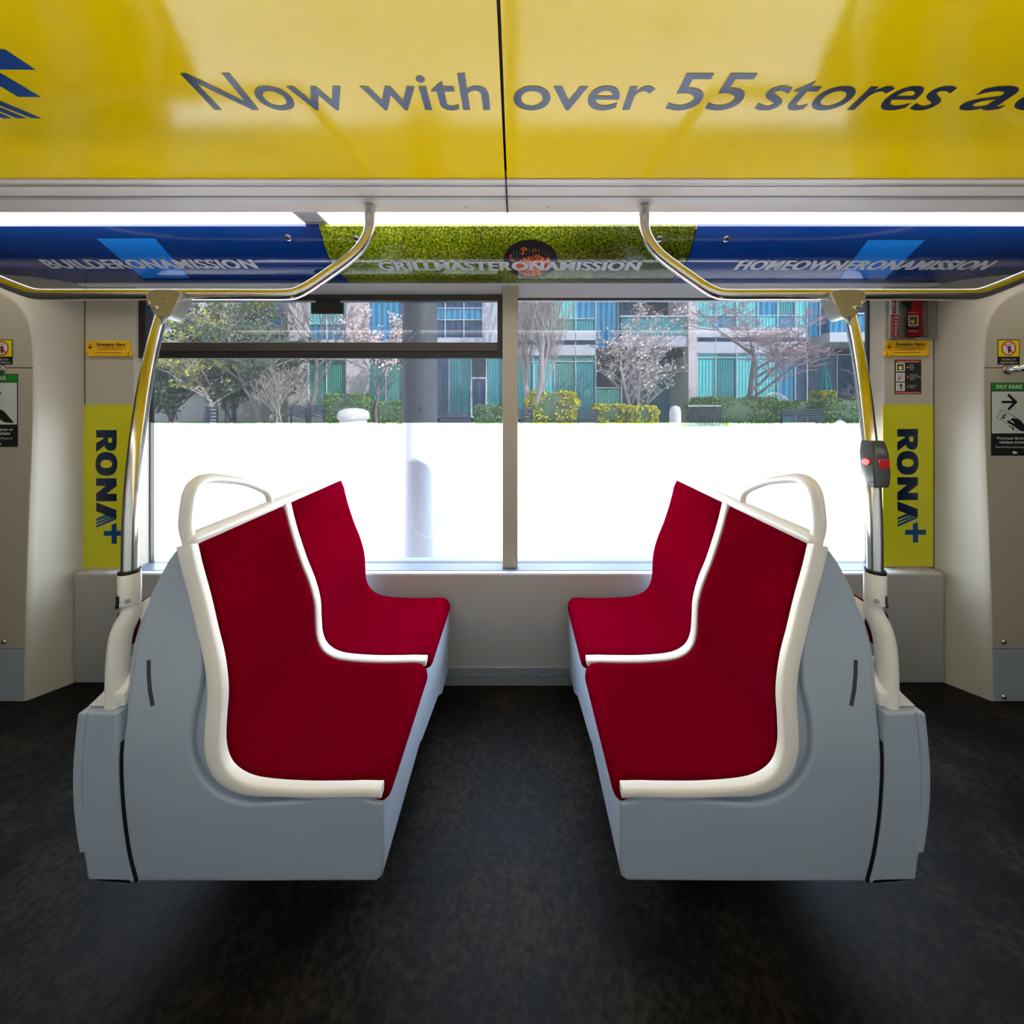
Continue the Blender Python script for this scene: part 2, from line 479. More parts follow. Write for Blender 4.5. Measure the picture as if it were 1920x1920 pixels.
bb = thing('baseboard_far', '', '', (0, YL, 0), kind='structure')
MB().box(-0.85, 0.85, YL-0.014, YL+0.01, 0.0, 0.096).build('kick_strip', mat('kick_strip_metal', rgb(150, 158, 168), 0.35, metal=0.3), bb, bevel=0.004)
MB().box(-0.85, 0.85, YL-0.0152, YL-0.013, 0.0505, 0.0525).build('groove', M_screw, bb)
for px in (894, 1020):
    p = at(px, 1268, YL-0.014)
    MB().disc(p, (0, -1, 0), 0.007, 0.002, 12, dome=0.003).build('screw', M_screw, bb, smooth=50)

# wall behind the photographer; unseen film added over its windows to soften the sun
wn = thing('wall_near', '', '', (0, YR, 0), kind='structure')
MB().box(-9, 9, YR-0.08, YR, -0.2, ZS).box(-9, 9, YR-0.08, YR, ZT, 3.05).box(-9, -XW, YR-0.08, YR, ZS, ZT).box(XW, 9, YR-0.08, YR, ZS, ZT).box(-0.04, 0.04, YR-0.08, YR, ZS, ZT).build('wall_panel', M_wall, wn)
MB().quad((-XW, YR-0.04, ZS), (-0.04, YR-0.04, ZS), (-0.04, YR-0.04, ZT), (-XW, YR-0.04, ZT)).build('sun_diffuser_pane', M_sundiff, wn)
MB().quad((0.04, YR-0.04, ZS), (XW, YR-0.04, ZS), (XW, YR-0.04, ZT), (0.04, YR-0.04, ZT)).build('sun_diffuser_pane', M_sundiff, wn)

# ------------------------------------------------------------------ windows
w1 = thing('window_1', '', '', (-1.0, YG, ZS), kind='structure')
w2 = thing('window_2', '', '', (1.0, YG, ZS), kind='structure')
ZF = 1.339                                            # lower edge of the perforated film
zv0 = at(600, 672, YG-0.02).z; zv1 = at(600, 643, YG-0.02).z
MX0, MX1 = at(942, 700, 2.06).x, at(971, 700, 2.06).x
for (w, x0, x1) in ((w1, -XW, MX0+0.01), (w2, MX1-0.01, XW)):
    MB().quad((x0, YG, ZS), (x1, YG, ZS), (x1, YG, ZT), (x0, YG, ZT)).build('pane', M_glass, w, recalc=False)
    MB().quad((x0, YG+0.008, ZF), (x1, YG+0.008, ZF), (x1, YG+0.008, ZT), (x0, YG+0.008, ZT)).build('film', M_film, w, recalc=False)
    e = 0.010
    MB().box(x0-e, x0+0.004, YG-0.004, YG+0.02, ZS, ZT).box(x1-0.004, x1+e, YG-0.004, YG+0.02, ZS, ZT).box(x0, x1, YG-0.004, YG+0.02, ZT-0.006, ZT+e).box(x0, x1, YG-0.004, YG+0.02, ZS-e, ZS+0.004).build('gasket', M_black, w)
# hinged vent at the top of the first window
fx0, fx1, ft = -XW-0.03, MX0-0.002, ZT+0.012
yf0, yf1 = YG-0.045, YG+0.0
MB().box(fx0, fx1, yf0, yf1, ft-0.034, ft).build('vent_top_rail', M_frame, w1, bevel=0.003)
MB().box(fx0, fx0+0.045, yf0, yf1, zv0, ft-0.034).build('vent_stile', M_frame, w1, bevel=0.003)
MB().box(fx1-0.026, fx1, yf0, yf1, zv0, ft-0.034).build('vent_stile', M_frame, w1, bevel=0.003)
zm = zv0 + (zv1-zv0)*0.42
MB().box(fx0, fx1, yf0+0.004, yf1, zm, zv1).build('vent_bottom_rail', M_frame2, w1, bevel=0.003)
MB().box(fx0, fx1, yf0+0.008, yf0+0.014, zm+0.018, zm+0.022).build('vent_groove', M_black, w1)
MB().box(fx0, fx1, yf0+0.01, yf1, zv0, zm).build('vent_lower_rail', M_frame, w1, bevel=0.002)
a = at(583, 588, yf0-0.012); b = at(643, 561, yf0-0.012)
lt = MB().box(a.x, b.x, yf0-0.014, yf0+0.004, a.z, b.z-0.018).box(a.x+0.022, b.x-0.022, yf0-0.010, yf0+0.004, b.z-0.02, b.z+0.01).build('vent_latch', M_black, w1, bevel=0.003)
# mullion
mu = struct(MB().box(MX0, MX1, 2.06, 2.16, ZS, 2.07).build('trim_1', M_wall, bevel=0.004))

# ------------------------------------------------------------------ ceiling
ce = thing('ceiling', '', '', (0, 0.8, ZC), kind='structure')
YA = 1.386; TA = math.tan(math.radians(3.5)); YPK = 0.80
def zceil(d):
    return ZC + (YA - d)*TA if d >= YPK else ZC + (YA-YPK)*TA - (YPK - d)*TA
def on_ceiling(px, py):
    s = (CY - py) / F
    d = (ZC + YA*TA - CAMP.z) / (s + TA)
    return Vector((CAMP.x + (px - CX)/F*d, d, zceil(d)))
def ceil_panel(x0, x1):
    rows = [2*YPK-YA, 0.5, YPK-0.06, YPK-0.02, YPK+0.02, YPK+0.06, 1.1, YA]
    m = MB()
    rings = []
    for d in rows:
        z = zceil(d) - (0.002 if abs(d-YPK) < 0.03 else 0)
        rings.append([Vector((x0, d, z)), Vector((x1, d, z)), Vector((x1, d, z+0.02)), Vector((x0, d, z+0.02))])
    m.rings(rings)
    return m.build('ceiling_panel', M_yellow, ce, smooth=20)
ceil_panel(-3.2, -0.004); ceil_panel(0.004, 3.2)
MB().box(-3.2, 3.2, 2*YPK-YA-0.3, YA+0.1, ZC+0.075, ZC+0.09).build('ceiling_backing', M_black, ce)
for side in (0, 1):
    fy = (lambda d: d) if side == 0 else (lambda d: 2*YPK - d)
    def prof(name, d0, d1, z0, z1, m, x0=-3.2, x1=3.2):
        return MB().box(x0, x1, min(fy(d0), fy(d1)), max(fy(d0), fy(d1)), z0, z1).build(name, m, ce)
    prof('edge_profile', 1.386, 1.412, ZC-0.004, ZC+0.03, M_alu2)
    prof('groove_strip', 1.412, 1.418, ZC+0.006, ZC+0.03, M_black)
    prof('rib_profile', 1.418, 1.428, ZC-0.002, ZC+0.03, M_alu)
    prof('groove_strip', 1.428, 1.437, ZC+0.006, ZC+0.03, M_black)
    prof('rail_profile', 1.437, 1.500, ZC-0.001, ZC+0.03, M_alu2)
    prof('rail_profile', 1.500, 1.508, ZC+0.004, ZC+0.03, M_alu)
    prof('rail_profile', 1.508, 1.526, ZC-0.003, ZC+0.03, M_alu)
    prof('soffit_panel', 1.526, 1.632, ZC, ZC+0.03, M_alu2)
    prof('lamp_lip', 1.728, 1.742, ZC-0.026, ZC+0.03, M_alu2)
MB().box(-0.003, 0.003, YA, 1.632, ZC-0.0045, ZC+0.01).build('panel_joint', M_black, ce)
for px in (869, 1031):
    p = on_ceiling(px, 376); 
    MB().disc((p.x, 1.585, ZC), (0, 0, -1), 0.003, 0.001, 10).build('screw', M_black, ce)

# printing on the ceiling
def ceil_map(p): return Vector((p.x, p.y, p.z - 0.0012))
def ceil_text(body, x0, x1, bold):
    vs, fs, w = text2d(body, bold, res=8)
    d0 = on_ceiling(960, 205.5).y; d1 = on_ceiling(960, 137).y
    def fn(x, y):
        d = d0 + (d1-d0)*y
        return Vector((x0 + x/w*(x1-x0), d, zceil(d)-0.0012))
    return flatmesh('lettering', vs, fs, fn, M_navy, ce)
ceil_text('Now with', on_ceiling(402, 205).x, on_ceiling(919, 205).x, 0.006)
ceil_text('over', on_ceiling(963, 205).x, on_ceiling(1213, 205).x, 0.006)
ceil_text('55', on_ceiling(1247, 205).x, on_ceiling(1383, 205).x-0.005, 0.006)
ceil_text('stores', on_ceiling(1413, 205).x, on_ceiling(1745, 205).x, 0.006)
ceil_text('ac', on_ceiling(1790, 205).x, on_ceiling(1960, 205).x, 0.006)
def ceil_poly(loop, m):
    vs, fs = poly2d([loop])
    return flatmesh('emblem_stripe', vs, fs, lambda x, y: ceil_map(on_ceiling(x, y)), m, ce)
ceil_poly([(-60, 88), (10, 92), (67, 130), (-60, 129)], M_midblue)
ceil_poly([(-60, 98), (-1, 135), (76, 181), (34, 181), (-60, 125)], M_midblue)
ceil_poly([(-40, 169), (-1, 188), (78, 221), (59, 221), (-40, 181)], M_midblue)
ceil_poly([(-40, 184), (-1, 200), (50, 221), (31, 221), (-40, 192)], M_midblue)
ceil_poly([(-40, 196), (-1, 211), (23, 221), (5, 221), (-40, 203)], M_midblue)

# strip lights
def strip_light(x0, x1, label, y0=1.632, y1=1.728):
    o = thing('strip_light', label, 'light', ((x0+x1)/2, (y0+y1)/2, ZC), group='ceiling strip lights')
    MB().box(x0+0.002, x1-0.002, y0, y1, ZC, ZC+0.006).build('diffuser', M_diff, o)
    MB().box(x0+0.002, x1-0.002, y0+0.003, y1-0.003, ZC+0.006, ZC+0.04).build('housing', M_alu2, o)
    return o
strip_light(-3.2, -0.905, 'white strip light above the blue builder advert panel')
strip_light(-0.80, 0.87, 'white strip light above the green grill advert panel')
strip_light(0.87, 3.2, 'white strip light above the blue homeowner advert panel')
strip_light(-3.2, 3.2, 'long white strip light over the aisle side behind the viewer', 2*YPK-1.728, 2*YPK-1.632)
sg = thing('speaker_grille', 'small perforated grey grille between two ceiling strip lights', 'grille', (-0.85, 1.68, ZC))
MB().box(-0.905, -0.80, 1.632, 1.728, ZC-0.002, ZC+0.02).build('cover', M_grille, sg, bevel=0.002)
hm = MB()
for i in range(9):
    for j in range(9):
        hm.disc((-0.888+i*0.0092, 1.645+j*0.0088, ZC-0.002), (0, 0, -1), 0.0022, 0.0004, 6)
stuff(hm.build('perforation', M_frame2, sg))

# ------------------------------------------------------------------ curved advert panels
COVE = resample(catmull([Vector((0, d, z)) for d, z in ((1.722, 2.232), (1.758, 2.178), (1.800, 2.132), (1.850, 2.106), (1.92, 2.091), (2.052, 2.080))], 8), 41)
def cove_at(px, py, off=0.0):
    """where the sight line of a pixel meets the cove"""
    s = (CY - py) / F
    best = None
    for a, b in zip(COVE, COVE[1:]):
        fa = CAMP.z + s*a.y - a.z; fb = CAMP.z + s*b.y - b.z
        if fa*fb <= 0 or best is None:
            t = fa/(fa-fb) if fa*fb <= 0 else (0 if fa > 0 else 1)
            p = a.lerp(b, max(0, min(1, t))); nrm = Vector((0, (b-a).z, -(b-a).y)).normalized()
            if fa*fb <= 0: best = (p, nrm); break
    if best is None:
        p = COVE[-1] if s*COVE[-1].y + CAMP.z < COVE[-1].z else COVE[0]
        best = (p.copy(), Vector((0, -0.3, -1)).normalized())
    p, nrm = best
    if nrm.z > 0: nrm = -nrm
    return Vector((CAMP.x + (px-CX)/F*p.y, p.y, p.z)) + nrm*off
def refine(vs, fs, cuts_y):
    bm = bmesh.new()
    bv = [bm.verts.new((x, y, 0)) for x, y in vs]
    for f in fs:
        try: bm.faces.new([bv[i] for i in f])
        except ValueError: pass
    for c in cuts_y:
        bmesh.ops.bisect_plane(bm, geom=list(bm.verts)+list(bm.edges)+list(bm.faces), plane_co=(0, c, 0), plane_no=(0, 1, 0))
    bm.verts.index_update()
    r = [(v.co.x, v.co.y) for v in bm.verts], [tuple(v.index for v in f.verts) for f in bm.faces]
    bm.free()
    return r
def cove_poly(name, loops, m, parent, off=0.0012):
    vs, fs = poly2d(loops)
    ys = [y for _, y in vs]; c = []
    y = min(ys)
    while y < max(ys): c.append(y); y += 4
    vs, fs = refine(vs, fs, c)
    return flatmesh(name, vs, fs, lambda x, y: cove_at(x, y, off), m, parent)
def cove_text(body, x0, x1, ybase, ytop, parent, bold=0.018):
    vs, fs, w = text2d(body, bold, spacing=1.08, res=4)
    vs, fs = refine(vs, fs, [0.2, 0.4, 0.6, 0.8])
    X0 = cove_at(x0, ybase).x; X1 = cove_at(x1, ybase).x
    pts, faces = [], []
    for k, sh in enumerate((0.0, 0.06, 0.12)):          # heavy strokes: three overlapping passes, each a hair prouder
        faces += [tuple(i + len(pts) for i in f) for f in fs]
        for x, y in vs:
            p = cove_at(960, ybase + (ytop-ybase)*y, 0.002 + 0.0004*k)
            pts.append((X0 + (x+sh)/(w+0.12)*(X1-X0), p.y, p.z))
    me = bpy.data.meshes.new('lettering'); me.from_pydata(pts, [], faces)
    return link('lettering', me, M_adtext, parent)
def advert_panel(x0, x1, m, label):
    o = thing('advert_panel', label, 'advert panel', ((x0+x1)/2, 1.9, 2.08), group='curved advert panels above the windows')
    b = MB()
    front = [p for p in COVE]; back = [p + Vector((0, 0.004, 0.012)) for p in COVE]
    ring = lambda x: [Vector((x, p.y, p.z)) for p in front] + [Vector((x, p.y, p.z)) for p in reversed(back)]
    b.rings([ring(x0), ring(x1)])
    b.build('panel', m, o, smooth=40)
    return o
XA = 0.838
adl = advert_panel(-3.2, -XA-0.002, M_adblue, 'dark blue curved advert panel reading builder on a mission')
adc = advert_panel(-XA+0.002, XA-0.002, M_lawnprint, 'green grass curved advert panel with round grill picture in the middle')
adr = advert_panel(XA+0.002, 3.2, M_adblue, 'dark blue curved advert panel reading homeowner on a mission')
cove_poly('light_blue_stripe', [[(181, 447), (291, 447), (356, 521), (268, 521)]], M_adlight, adl)
cove_poly('light_blue_stripe', [[(1627, 450), (1734, 450), (1660, 522), (1573, 522)]], M_adlight, adr)
cove_text('BUILDERONAMISSION', 98, 487, 502.5, 486, adl)
cove_text('GRILLMASTERONAMISSION', 714, 1197, 506, 490, adc)
cove_text('HOMEOWNERONAMISSION', 1374, 1843, 505, 488, adr)
gx, gy = 995, 488
cove_poly('grill_disc', [[(gx + 51*math.cos(2*math.pi*k/40), gy - (39 if math.sin(2*math.pi*k/40) > 0 else 33)*math.sin(2*math.pi*k/40)) for k in range(40)]], M_grill, adc, 0.0007)
for k in range(12):
    x = 962 + k*6
    cove_poly('grill_bar', [rect(x, 464 + abs(k-5.5)*1.2, x+1.6, 490)], M_grillbar, adc, 0.0010)
for lp in ([(974, 466), (984, 463), (990, 468), (984, 470), (983, 477), (977, 477), (981, 470)],
           [(999, 473), (1001, 465), (1006, 464), (1012, 472), (1005, 468)],
           [(955, 480), (960, 476), (958, 485), (967, 488), (966, 490), (957, 488)],
           [(975, 488), (985, 482), (998, 480), (1008, 476), (1016, 482), (1033, 484), (1030, 492), (1022, 512), (1008, 518), (985, 518), (970, 508), (968, 494)]):
    cove_poly('flame', [lp], M_ember, adc, 0.0015)
for px, py, par in ((541, 445, adl), (669, 447, adc), (1236, 447, adc), (1361, 447, adr)):
    p = cove_at(px, py); n = Vector((0, -0.75, -0.66))
    lk = MB().disc(p, n, 0.0145, 0.006, 24, dome=0.003).build('lock', M_screw, par, smooth=40)
    MB().disc(p + n.normalized()*0.009, n, 0.0055, 0.0012, 14).build('keyhole', M_black, lk)

# ------------------------------------------------------------------ portals at both ends
def portal(sx):
    w = thing('wall_left' if sx < 0 else 'wall_right', '', '', (sx*2.5, 1.9, 0), kind='structure')
    d1 = 1.885
    arch = catmull([Vector(p) for p in ((2.352, 0, 0), (2.345, 0, 0.40), (2.33, 0, 0.85), (2.312, 0, 1.30), (2.308, 0, 1.618), (2.321, 0, 1.80), (2.352, 0, 1.882), (2.42, 0, 1.955), (2.55, 0, 2.01), (2.80, 0, 2.03))], 5)
    n = len(arch)
    rings = []
    for q, (yy, blend) in enumerate(((d1-0.0, 0.0), (d1+0.006, 0.10), (d1+0.02, 0.20), (YP, 1.0), (YP+0.05, 1.0))):
        rg = []
        for i, p in enumerate(arch):
            zt = p.z if p.z < 1.6 else 1.6 + (i - 20)/(n-1-20)*0.7
            base = Vector((XE+0.004, 0, max(zt, p.z)))
            if p.z < ZS: base.x = XE - 0.012
            c = p.lerp(base, blend)
            if p.z < ZS and yy > YL: yy2 = YL + (yy-YL)*0.2
            else: yy2 = yy
            rg.append(Vector((sx*c.x, yy2, c.z)))
        rings.append(rg)
    m = MB(); m.rings(rings, close=False, cap0=False, cap1=False)
    m.build('return_wall', M_wall, w, smooth=50)
    # face panels: kick panel, main panel, arched top
    def face(name, z0, z1, mt):
        pts = [p for p in arch if z0 <= p.z <= z1]
        def xi(z):
            for a, b in zip(arch, arch[1:]):
                if a.z <= z <= b.z and b.z > a.z: return a.x + (b.x-a.x)*(z-a.z)/(b.z-a.z)
            return arch[-1].x
        loop = [(sx*(xi(z0)+0.001), z0)] + [(sx*(p.x+0.001), p.z) for p in pts] + ([(sx*(xi(z1)+0.001), z1), (sx*3.1, z1)] if z1 < 2.0 else [(sx*3.1, 2.03)]) + [(sx*3.1, z0)]
        return MB().prism(loop, d1-0.001, d1+0.03).build(name, mt, w, bevel=0.003)
    za, zb = at(0, 1217, d1).z, at(0, 690, d1).z
    face('kick_panel', 0.0, za-0.0015, M_grey)
    face('main_panel', za+0.0015, zb-0.0015, M_wall)
    face('arch_panel', zb+0.0015, 2.03, M_wall)
    MB().box(min(sx*2.25, sx*3.2), max(sx*2.25, sx*3.2), YP+0.02, YP+0.06, 0.0, 2.6).build('end_panel', M_wall, w)
    MB().box(min(sx*3.1, sx*3.2), max(sx*3.1, sx*3.2), YR, YP, 0.0, 2.6).build('bellows_wall', M_cabin, w)
    for py in (1203, 1306):
        p = at(1881 if sx > 0 else 9, py, d1-0.001)
        if sx < 0 and py == 1306: continue
        MB().disc(p, (0, -1, 0), 0.0115, 0.003, 16, dome=0.007).build('rivet', M_screw, w, smooth=50)
    return w
portal(-1); portal(1)

def grab_bar(sx, label):
    p = at(1888 if sx > 0 else 3, 692, 1.885)
    o = thing('grab_bar', label, 'grab bar', p)
    x0 = p.x
    path = catmull([Vector((x0, 1.885, p.z)), Vector((x0+sx*0.01, 1.85, p.z)), Vector((x0+sx*0.05, 1.83, p.z+0.001)), Vector((x0+sx*0.3, 1.83, p.z+0.003)), Vector((x0+sx*0.48, 1.85, p.z)), Vector((x0+sx*0.5, 1.886, p.z))], 6)
    MB().tube(path, 0.019, 16).build('bar', M_steel, o, smooth=60)
    MB().disc((x0, 1.884, p.z), (0, -1, 0), 0.026, 0.004, 20).build('flange', M_screw, o)
grab_bar(-1, 'short horizontal steel grab bar on the left end panel')
grab_bar(1, 'short horizontal steel grab bar on the right end panel')

# ------------------------------------------------------------------ seats
def smoothstep(t): t = max(0.0, min(1.0, t)); return t*t*(3-2*t)
PROF = resample(catmull([Vector((u, 0, z)) for u, z in ((.836, 1.072), (.822, 1.01), (.802, .94), (.772, .85), (.742, .775), (.722, .70), (.718, .63), (.713, .572), (.694, .525), (.655, .495), (.60, .481), (.50, .474), (.40, .474), (.335, .475), (.312, .468), (.302, .452), (.300, .432))], 6), 90)
def pnorm(pts, i):
    t = (pts[min(i+1, len(pts)-1)] - pts[max(i-1, 0)]).normalized()
    return Vector((-t.z, 0, t.x)) * -1          # placeholder orientation, fixed below
def normals(pts):
    ns = []
    for i in range(len(pts)):
        t = (pts[min(i+1, len(pts)-1)] - pts[max(i-1, 0)]).normalized()
        n = Vector((t.z, 0, -t.x))               # candidate
        ref = Vector((0.40, 0, 0.95)) - pts[i]   # towards the sitter
        if n.dot(ref) < 0: n = -n
        ns.append(n)
    return ns
PN = normals(PROF)
# keep the nose normals pointing outwards
for i in range(len(PROF)):
    if PROF[i].x < 0.335:
        t = (PROF[min(i+1, len(PROF)-1)] - PROF[max(i-1, 0)]).normalized()
        n = Vector((t.z, 0, -t.x))
        PN[i] = n if n.dot(Vector((-1, 0, 0.4))) > 0 else -n
def LEAN(z): return 0.060*smoothstep((z-0.52)/0.45)
def ND(u, z):                                     # near edge depth of cushion: leans away towards the top
    return 0.993 + LEAN(z)

def extrude_round(poly, radii, d0, d1, ks=5, lean=False):
    """outline (u,z) pulled along depth, its near rim rounded by a radius per vertex"""
    n = len(poly); P = [Vector((u, 0, z)) for u, z in poly]
    area = sum(P[i].x*P[(i+1)%n].z - P[(i+1)%n].x*P[i].z for i in range(n))
    inn = []
    for i in range(n):
        t1 = (P[i]-P[i-1]).normalized(); t2 = (P[(i+1)%n]-P[i]).normalized()
        t = (t1+t2)
        if t.length < 1e-6: t = t2
        t.normalize()
        nn = Vector((-t.z, 0, t.x))
        if area < 0: nn = -nn
        inn.append(nn)
    rings = []
    for k in range(ks+1):
        a = math.pi/2*k/ks
        rings.append([P[i] + inn[i]*(radii[i]*(1-math.sin(a))) + Vector((0, d0 + (LEAN(P[i].z) if lean else 0) + radii[i]*(1-math.cos(a)), 0)) for i in range(n)])
    rings.append([P[i] + Vector((0, d1, 0)) for i in range(n)])
    mb = MB()
    mb.rings(rings, cap0=not lean)
    if lean:                                   # near face follows the lean, cut into level strips
        vs, fs = poly2d([[(q.x, q.z) for q in rings[0]]])
        zs = [z for _, z in vs]; c = [0.56 + 0.03*k for k in range(20)]
        vs, fs = refine(vs, fs, [z for z in c if min(zs) < z < max(zs)])
        mb.add([Vector((x, d0 + LEAN(z), z)) for x, z in vs], fs)
    return mb

def double_seat(sx, label):
    root = thing('double_seat', label, 'seat', (sx*0.7, 1.45, 0.0), group='facing double seats')
    mir = sx < 0
    S = lambda mb, name, m, parent=root, **kw: mb.build(name, m, parent, mirror=mir, **kw)
    # --- outer shell (grey side panel, hood)
    off = []
    for i, (p, n) in enumerate(zip(PROF, PN)):
        s = i/(len(PROF)-1)
        if p.x < 0.335: continue
        o = 0.024 + 0.050*math.exp(-((s-0.50)/0.20)**2) + 0.008*(1-s)
        off.append((p - n*o))
    off = off[3:]
    front = [(q.x, q.z) for q in resample(off, 44)]
    front[-1] = (0.318, 0.436)
    hood = [(.866, 1.066), (.884, 1.048), (.908, 1.014), (.944, .952), (.973, .888), (.988, .825), (.987, .763), (.977, .70), (.969, .65), (.967, .61)]
    seam = [(.967, .61), (.966, .52), (.962, .44), (.955, .37), (.944, .30), (.930, .245), (.927, .232)]
    hood_c = [(q.x, q.z) for q in catmull([Vector((u, 0, z)) for u, z in hood], 3)]
    seam_c = [(q.x, q.z) for q in catmull([Vector((u, 0, z)) for u, z in seam], 3)][1:]
    poly = front + [(.302, .430), (.300, .42), (.300, .27), (.305, .243), (.318, .233)] + [(.6, .231)] + list(reversed(seam_c)) + list(reversed(hood_c))
    rad = []
    for u, z in poly:
        r = 0.010
        if z > 0.62 and u > 0.80 and (u, z) not in front:
            r = 0.012 + 0.016*smoothstep((z-0.62)/0.22)*(1-smoothstep((z-0.86)/0.14))
        rad.append(r)
    for i, q in enumerate(front):
        if q[1] > 0.98: rad[i] = 0.003
    for i, (u, z) in enumerate(poly):
        if z > 1.0: rad[i] = min(rad[i], 0.004 + 0.10*max(0, 1.064-z))
    mb = extrude_round(poly, rad, 0.985, 1.955, 6, lean=True)
    shell = S(mb, 'side_shell', M_grey, smooth=38)
    # --- inner shell under the cushions
    front2 = [((p - n*0.032).x, (p - n*0.032).z) for p, n in zip(PROF, PN) if p.x > 0.34] + [(.330, .436), (.318, .43), (.312, .42)]
    inner = front2[::2] + [(.306, .30), (.50, .30), (.80, .45), (.88, .75), (.875, 1.02), (.862, 1.070)]
    mb = extrude_round(inner, [0.004]*len(inner), 1.004, 1.95, 2, lean=True)
    S(mb, 'seat_shell', M_grey, smooth=38)
    # dark seam between shell and rear box, and the slit in the side panel
    def strip(name, pts, w, d, m):
        P = [Vector((u, 0, z)) for u, z in pts]; L = []; R = []
        for i in range(len(P)):
            t = (P[min(i+1, len(P)-1)]-P[max(i-1, 0)]).normalized(); nn = Vector((-t.z, 0, t.x))
            L.append(P[i]+nn*w/2); R.append(P[i]-nn*w/2)
        loop = [(q.x, q.z) for q in L] + [(q.x, q.z) for q in reversed(R)]
        mb = MB(); mb.rings([[Vector((x, d + LEAN(z), z)) for x, z in loop], [Vector((x, d + LEAN(z) + 0.02, z)) for x, z in loop]])
        return S(mb, name, m)
    # --- rear box
    outer = [(1.070, .664), (1.077, .60), (1.083, .52), (1.082, .44), (1.074, .36), (1.062, .29), (1.056, .245), (1.050, .232)]
    outer_c = [(q.x, q.z) for q in catmull([Vector((u, 0, z)) for u, z in outer], 3)]
    seam2 = [(u+0.004, z) for u, z in [(q.x, q.z) for q in catmull([Vector((u, 0, z)) for u, z in ([(.967, .662)] + seam)], 3)]]
    rb = list(outer_c) + [(.995, .231)] + list(reversed(seam2))
    radb = [0.010]*len(rb)
    mb = extrude_round(rb, radb, 0.985, 1.955, 4)
    S(mb, 'rear_box', M_grey, smooth=38)
    edge = [(u-0.020, z) for u, z in outer_c if z > 0.29]
    eo = [(u+0.002, z) for u, z in outer_c if z > 0.29]
    S(MB().prism(edge + list(reversed(eo)), 0.9815, 1.94), 'rear_edge_strip', M_grey, bevel=0.003)
    strip('panel_seam', seam_c[:-1], 0.0045, 0.9835, M_black)
    sl = [((968-p)/F*0.985 - 0.022, 1.45-(q-755)/F*0.985) for p, q in ((265, 1255), (270, 1280), (277, 1306), (287, 1332))]
    strip('vent_slit', sl, 0.010, 0.9842, M_frame2)
    # --- sloped cream cover and pole column behind the hood
    w0 = [(1.068, .668), (.975, .668), (.975, .74), (1.002, .752), (1.020, .742)]
    mb = MB(); mb.rings([[Vector((u, 1.0, z)) for u, z in ((1.068, .667), (.972, .667), (.972, .70), (1.03, .70))],
                         [Vector((u, 1.05, z)) for u, z in ((1.064, .667), (.972, .667), (.972, .76), (1.016, .757))],
                         [Vector((u, 1.40, z)) for u, z in ((1.064, .667), (.972, .667), (.972, .76), (1.016, .757))]])
    S(mb, 'sloped_cover', M_white, bevel=0.003, smooth=40)
    colp = catmull([Vector(p) for p in ((1.010, 1.018, .66), (1.011, 1.020, .72), (1.012, 1.024, .79), (1.006, 1.028, .845), (.992, 1.034, .885), (.988, 1.034, .91), (.989, 1.03, .935))], 5)
    nn = len(colp)
    S(MB().tube(colp, [0.0235 - 0.004*smoothstep((i/nn-.5)*3) + 0.004*smoothstep((i/nn-.8)*5) for i in range(nn)], 18, flat=(1.0, 1.0)), 'pole_column', M_white, smooth=60)
    S(MB().prism([(.925, .875), (.955, .925), (.985, .905), (.975, .84)], 1.045, 1.09), 'column_gusset', M_white, bevel=0.006)
    col = S(MB().tube([Vector((.9885, 1.03, .918)), Vector((.9885, 1.03, .955)), Vector((.990, 1.031, 1.0))], 0.0235, 24), 'pole_collar', M_white, bevel=0.003, smooth=50)
    S(MB().tube([Vector((.990, 1.031, .9985)), Vector((.9902, 1.0312, 1.006))], 0.0229, 24), 'collar_ring', M_black, col, smooth=50)
    cs = Vector((.9885, 1.03, .925))
    S(MB().disc(cs + Vector((-0.0135, -0.0188, 0.008)), (-0.55, -0.83, 0), 0.006, 0.002, 14), 'collar_screw', M_screw, col)
    lp = [cs + Vector((math.sin(a)*0.0240, -math.cos(a)*0.0240, z)) for a, z in ((0.35, .022), (0.35, .004), (0.45, -.006), (0.8, -.010), (1.15, -.006), (1.25, .004), (1.25, .022))]
    S(MB().tube(lp, 0.0028 if not mir else 0.0042, 8), 'collar_clip', M_black if mir else M_frame2, col, smooth=60)
    S(MB().box(1.028, 1.050, 1.050, 1.30, .775, .880), 'rear_pad', M_red, bevel=0.012, seg=3, smooth=50)
    # --- near cream frame that follows the cushion edge
    def path_to_front():
        out = [(p, n, i/(len(PROF)-1)) for i, (p, n) in enumerate(zip(PROF, PN)) if p.x > 0.345]
        up = Vector((0, 0, 1))
        return out + [(Vector((0.32, 0, .4745)), up, .97), (Vector((0.303, 0, .4745)), up, 1.0)]
    def band(name, a0, dn, df, rr):
        rings = []
        for p, n, s_ in path_to_front():
            a1 = 0.036 - 0.017*smoothstep((s_-0.52)/0.22); sh = LEAN(p.z)
            sec = [(a0, dn+rr), (a0+rr*.3, dn+rr*.3), (a0+rr, dn), (a1-rr, dn), (a1-rr*.3, dn+rr*.3), (a1, dn+rr), (a1, df), (a0, df)]
            rings.append([p - n*a + Vector((0, b+sh, 0)) for a, b in sec])
        mb = MB(); mb.rings(rings)
        return S(mb, name, M_white, smooth=45)
    band('side_frame', -0.004, 0.972, 0.999, 0.007)
    # middle divider
    rings = []
    d0, d1, a0 = 1.455, 1.492, -0.010
    sec = [(0.012, d0), (a0+0.004, d0), (a0, d0+0.006), (a0, d1-0.006), (a0+0.004, d1), (0.012, d1)]
    for p, n, s_ in path_to_front():
        rings.append([p - n*a + Vector((0, b, 0)) for a, b in sec])
    mb = MB(); mb.rings(rings)
    S(mb, 'centre_rib', M_white, smooth=45)
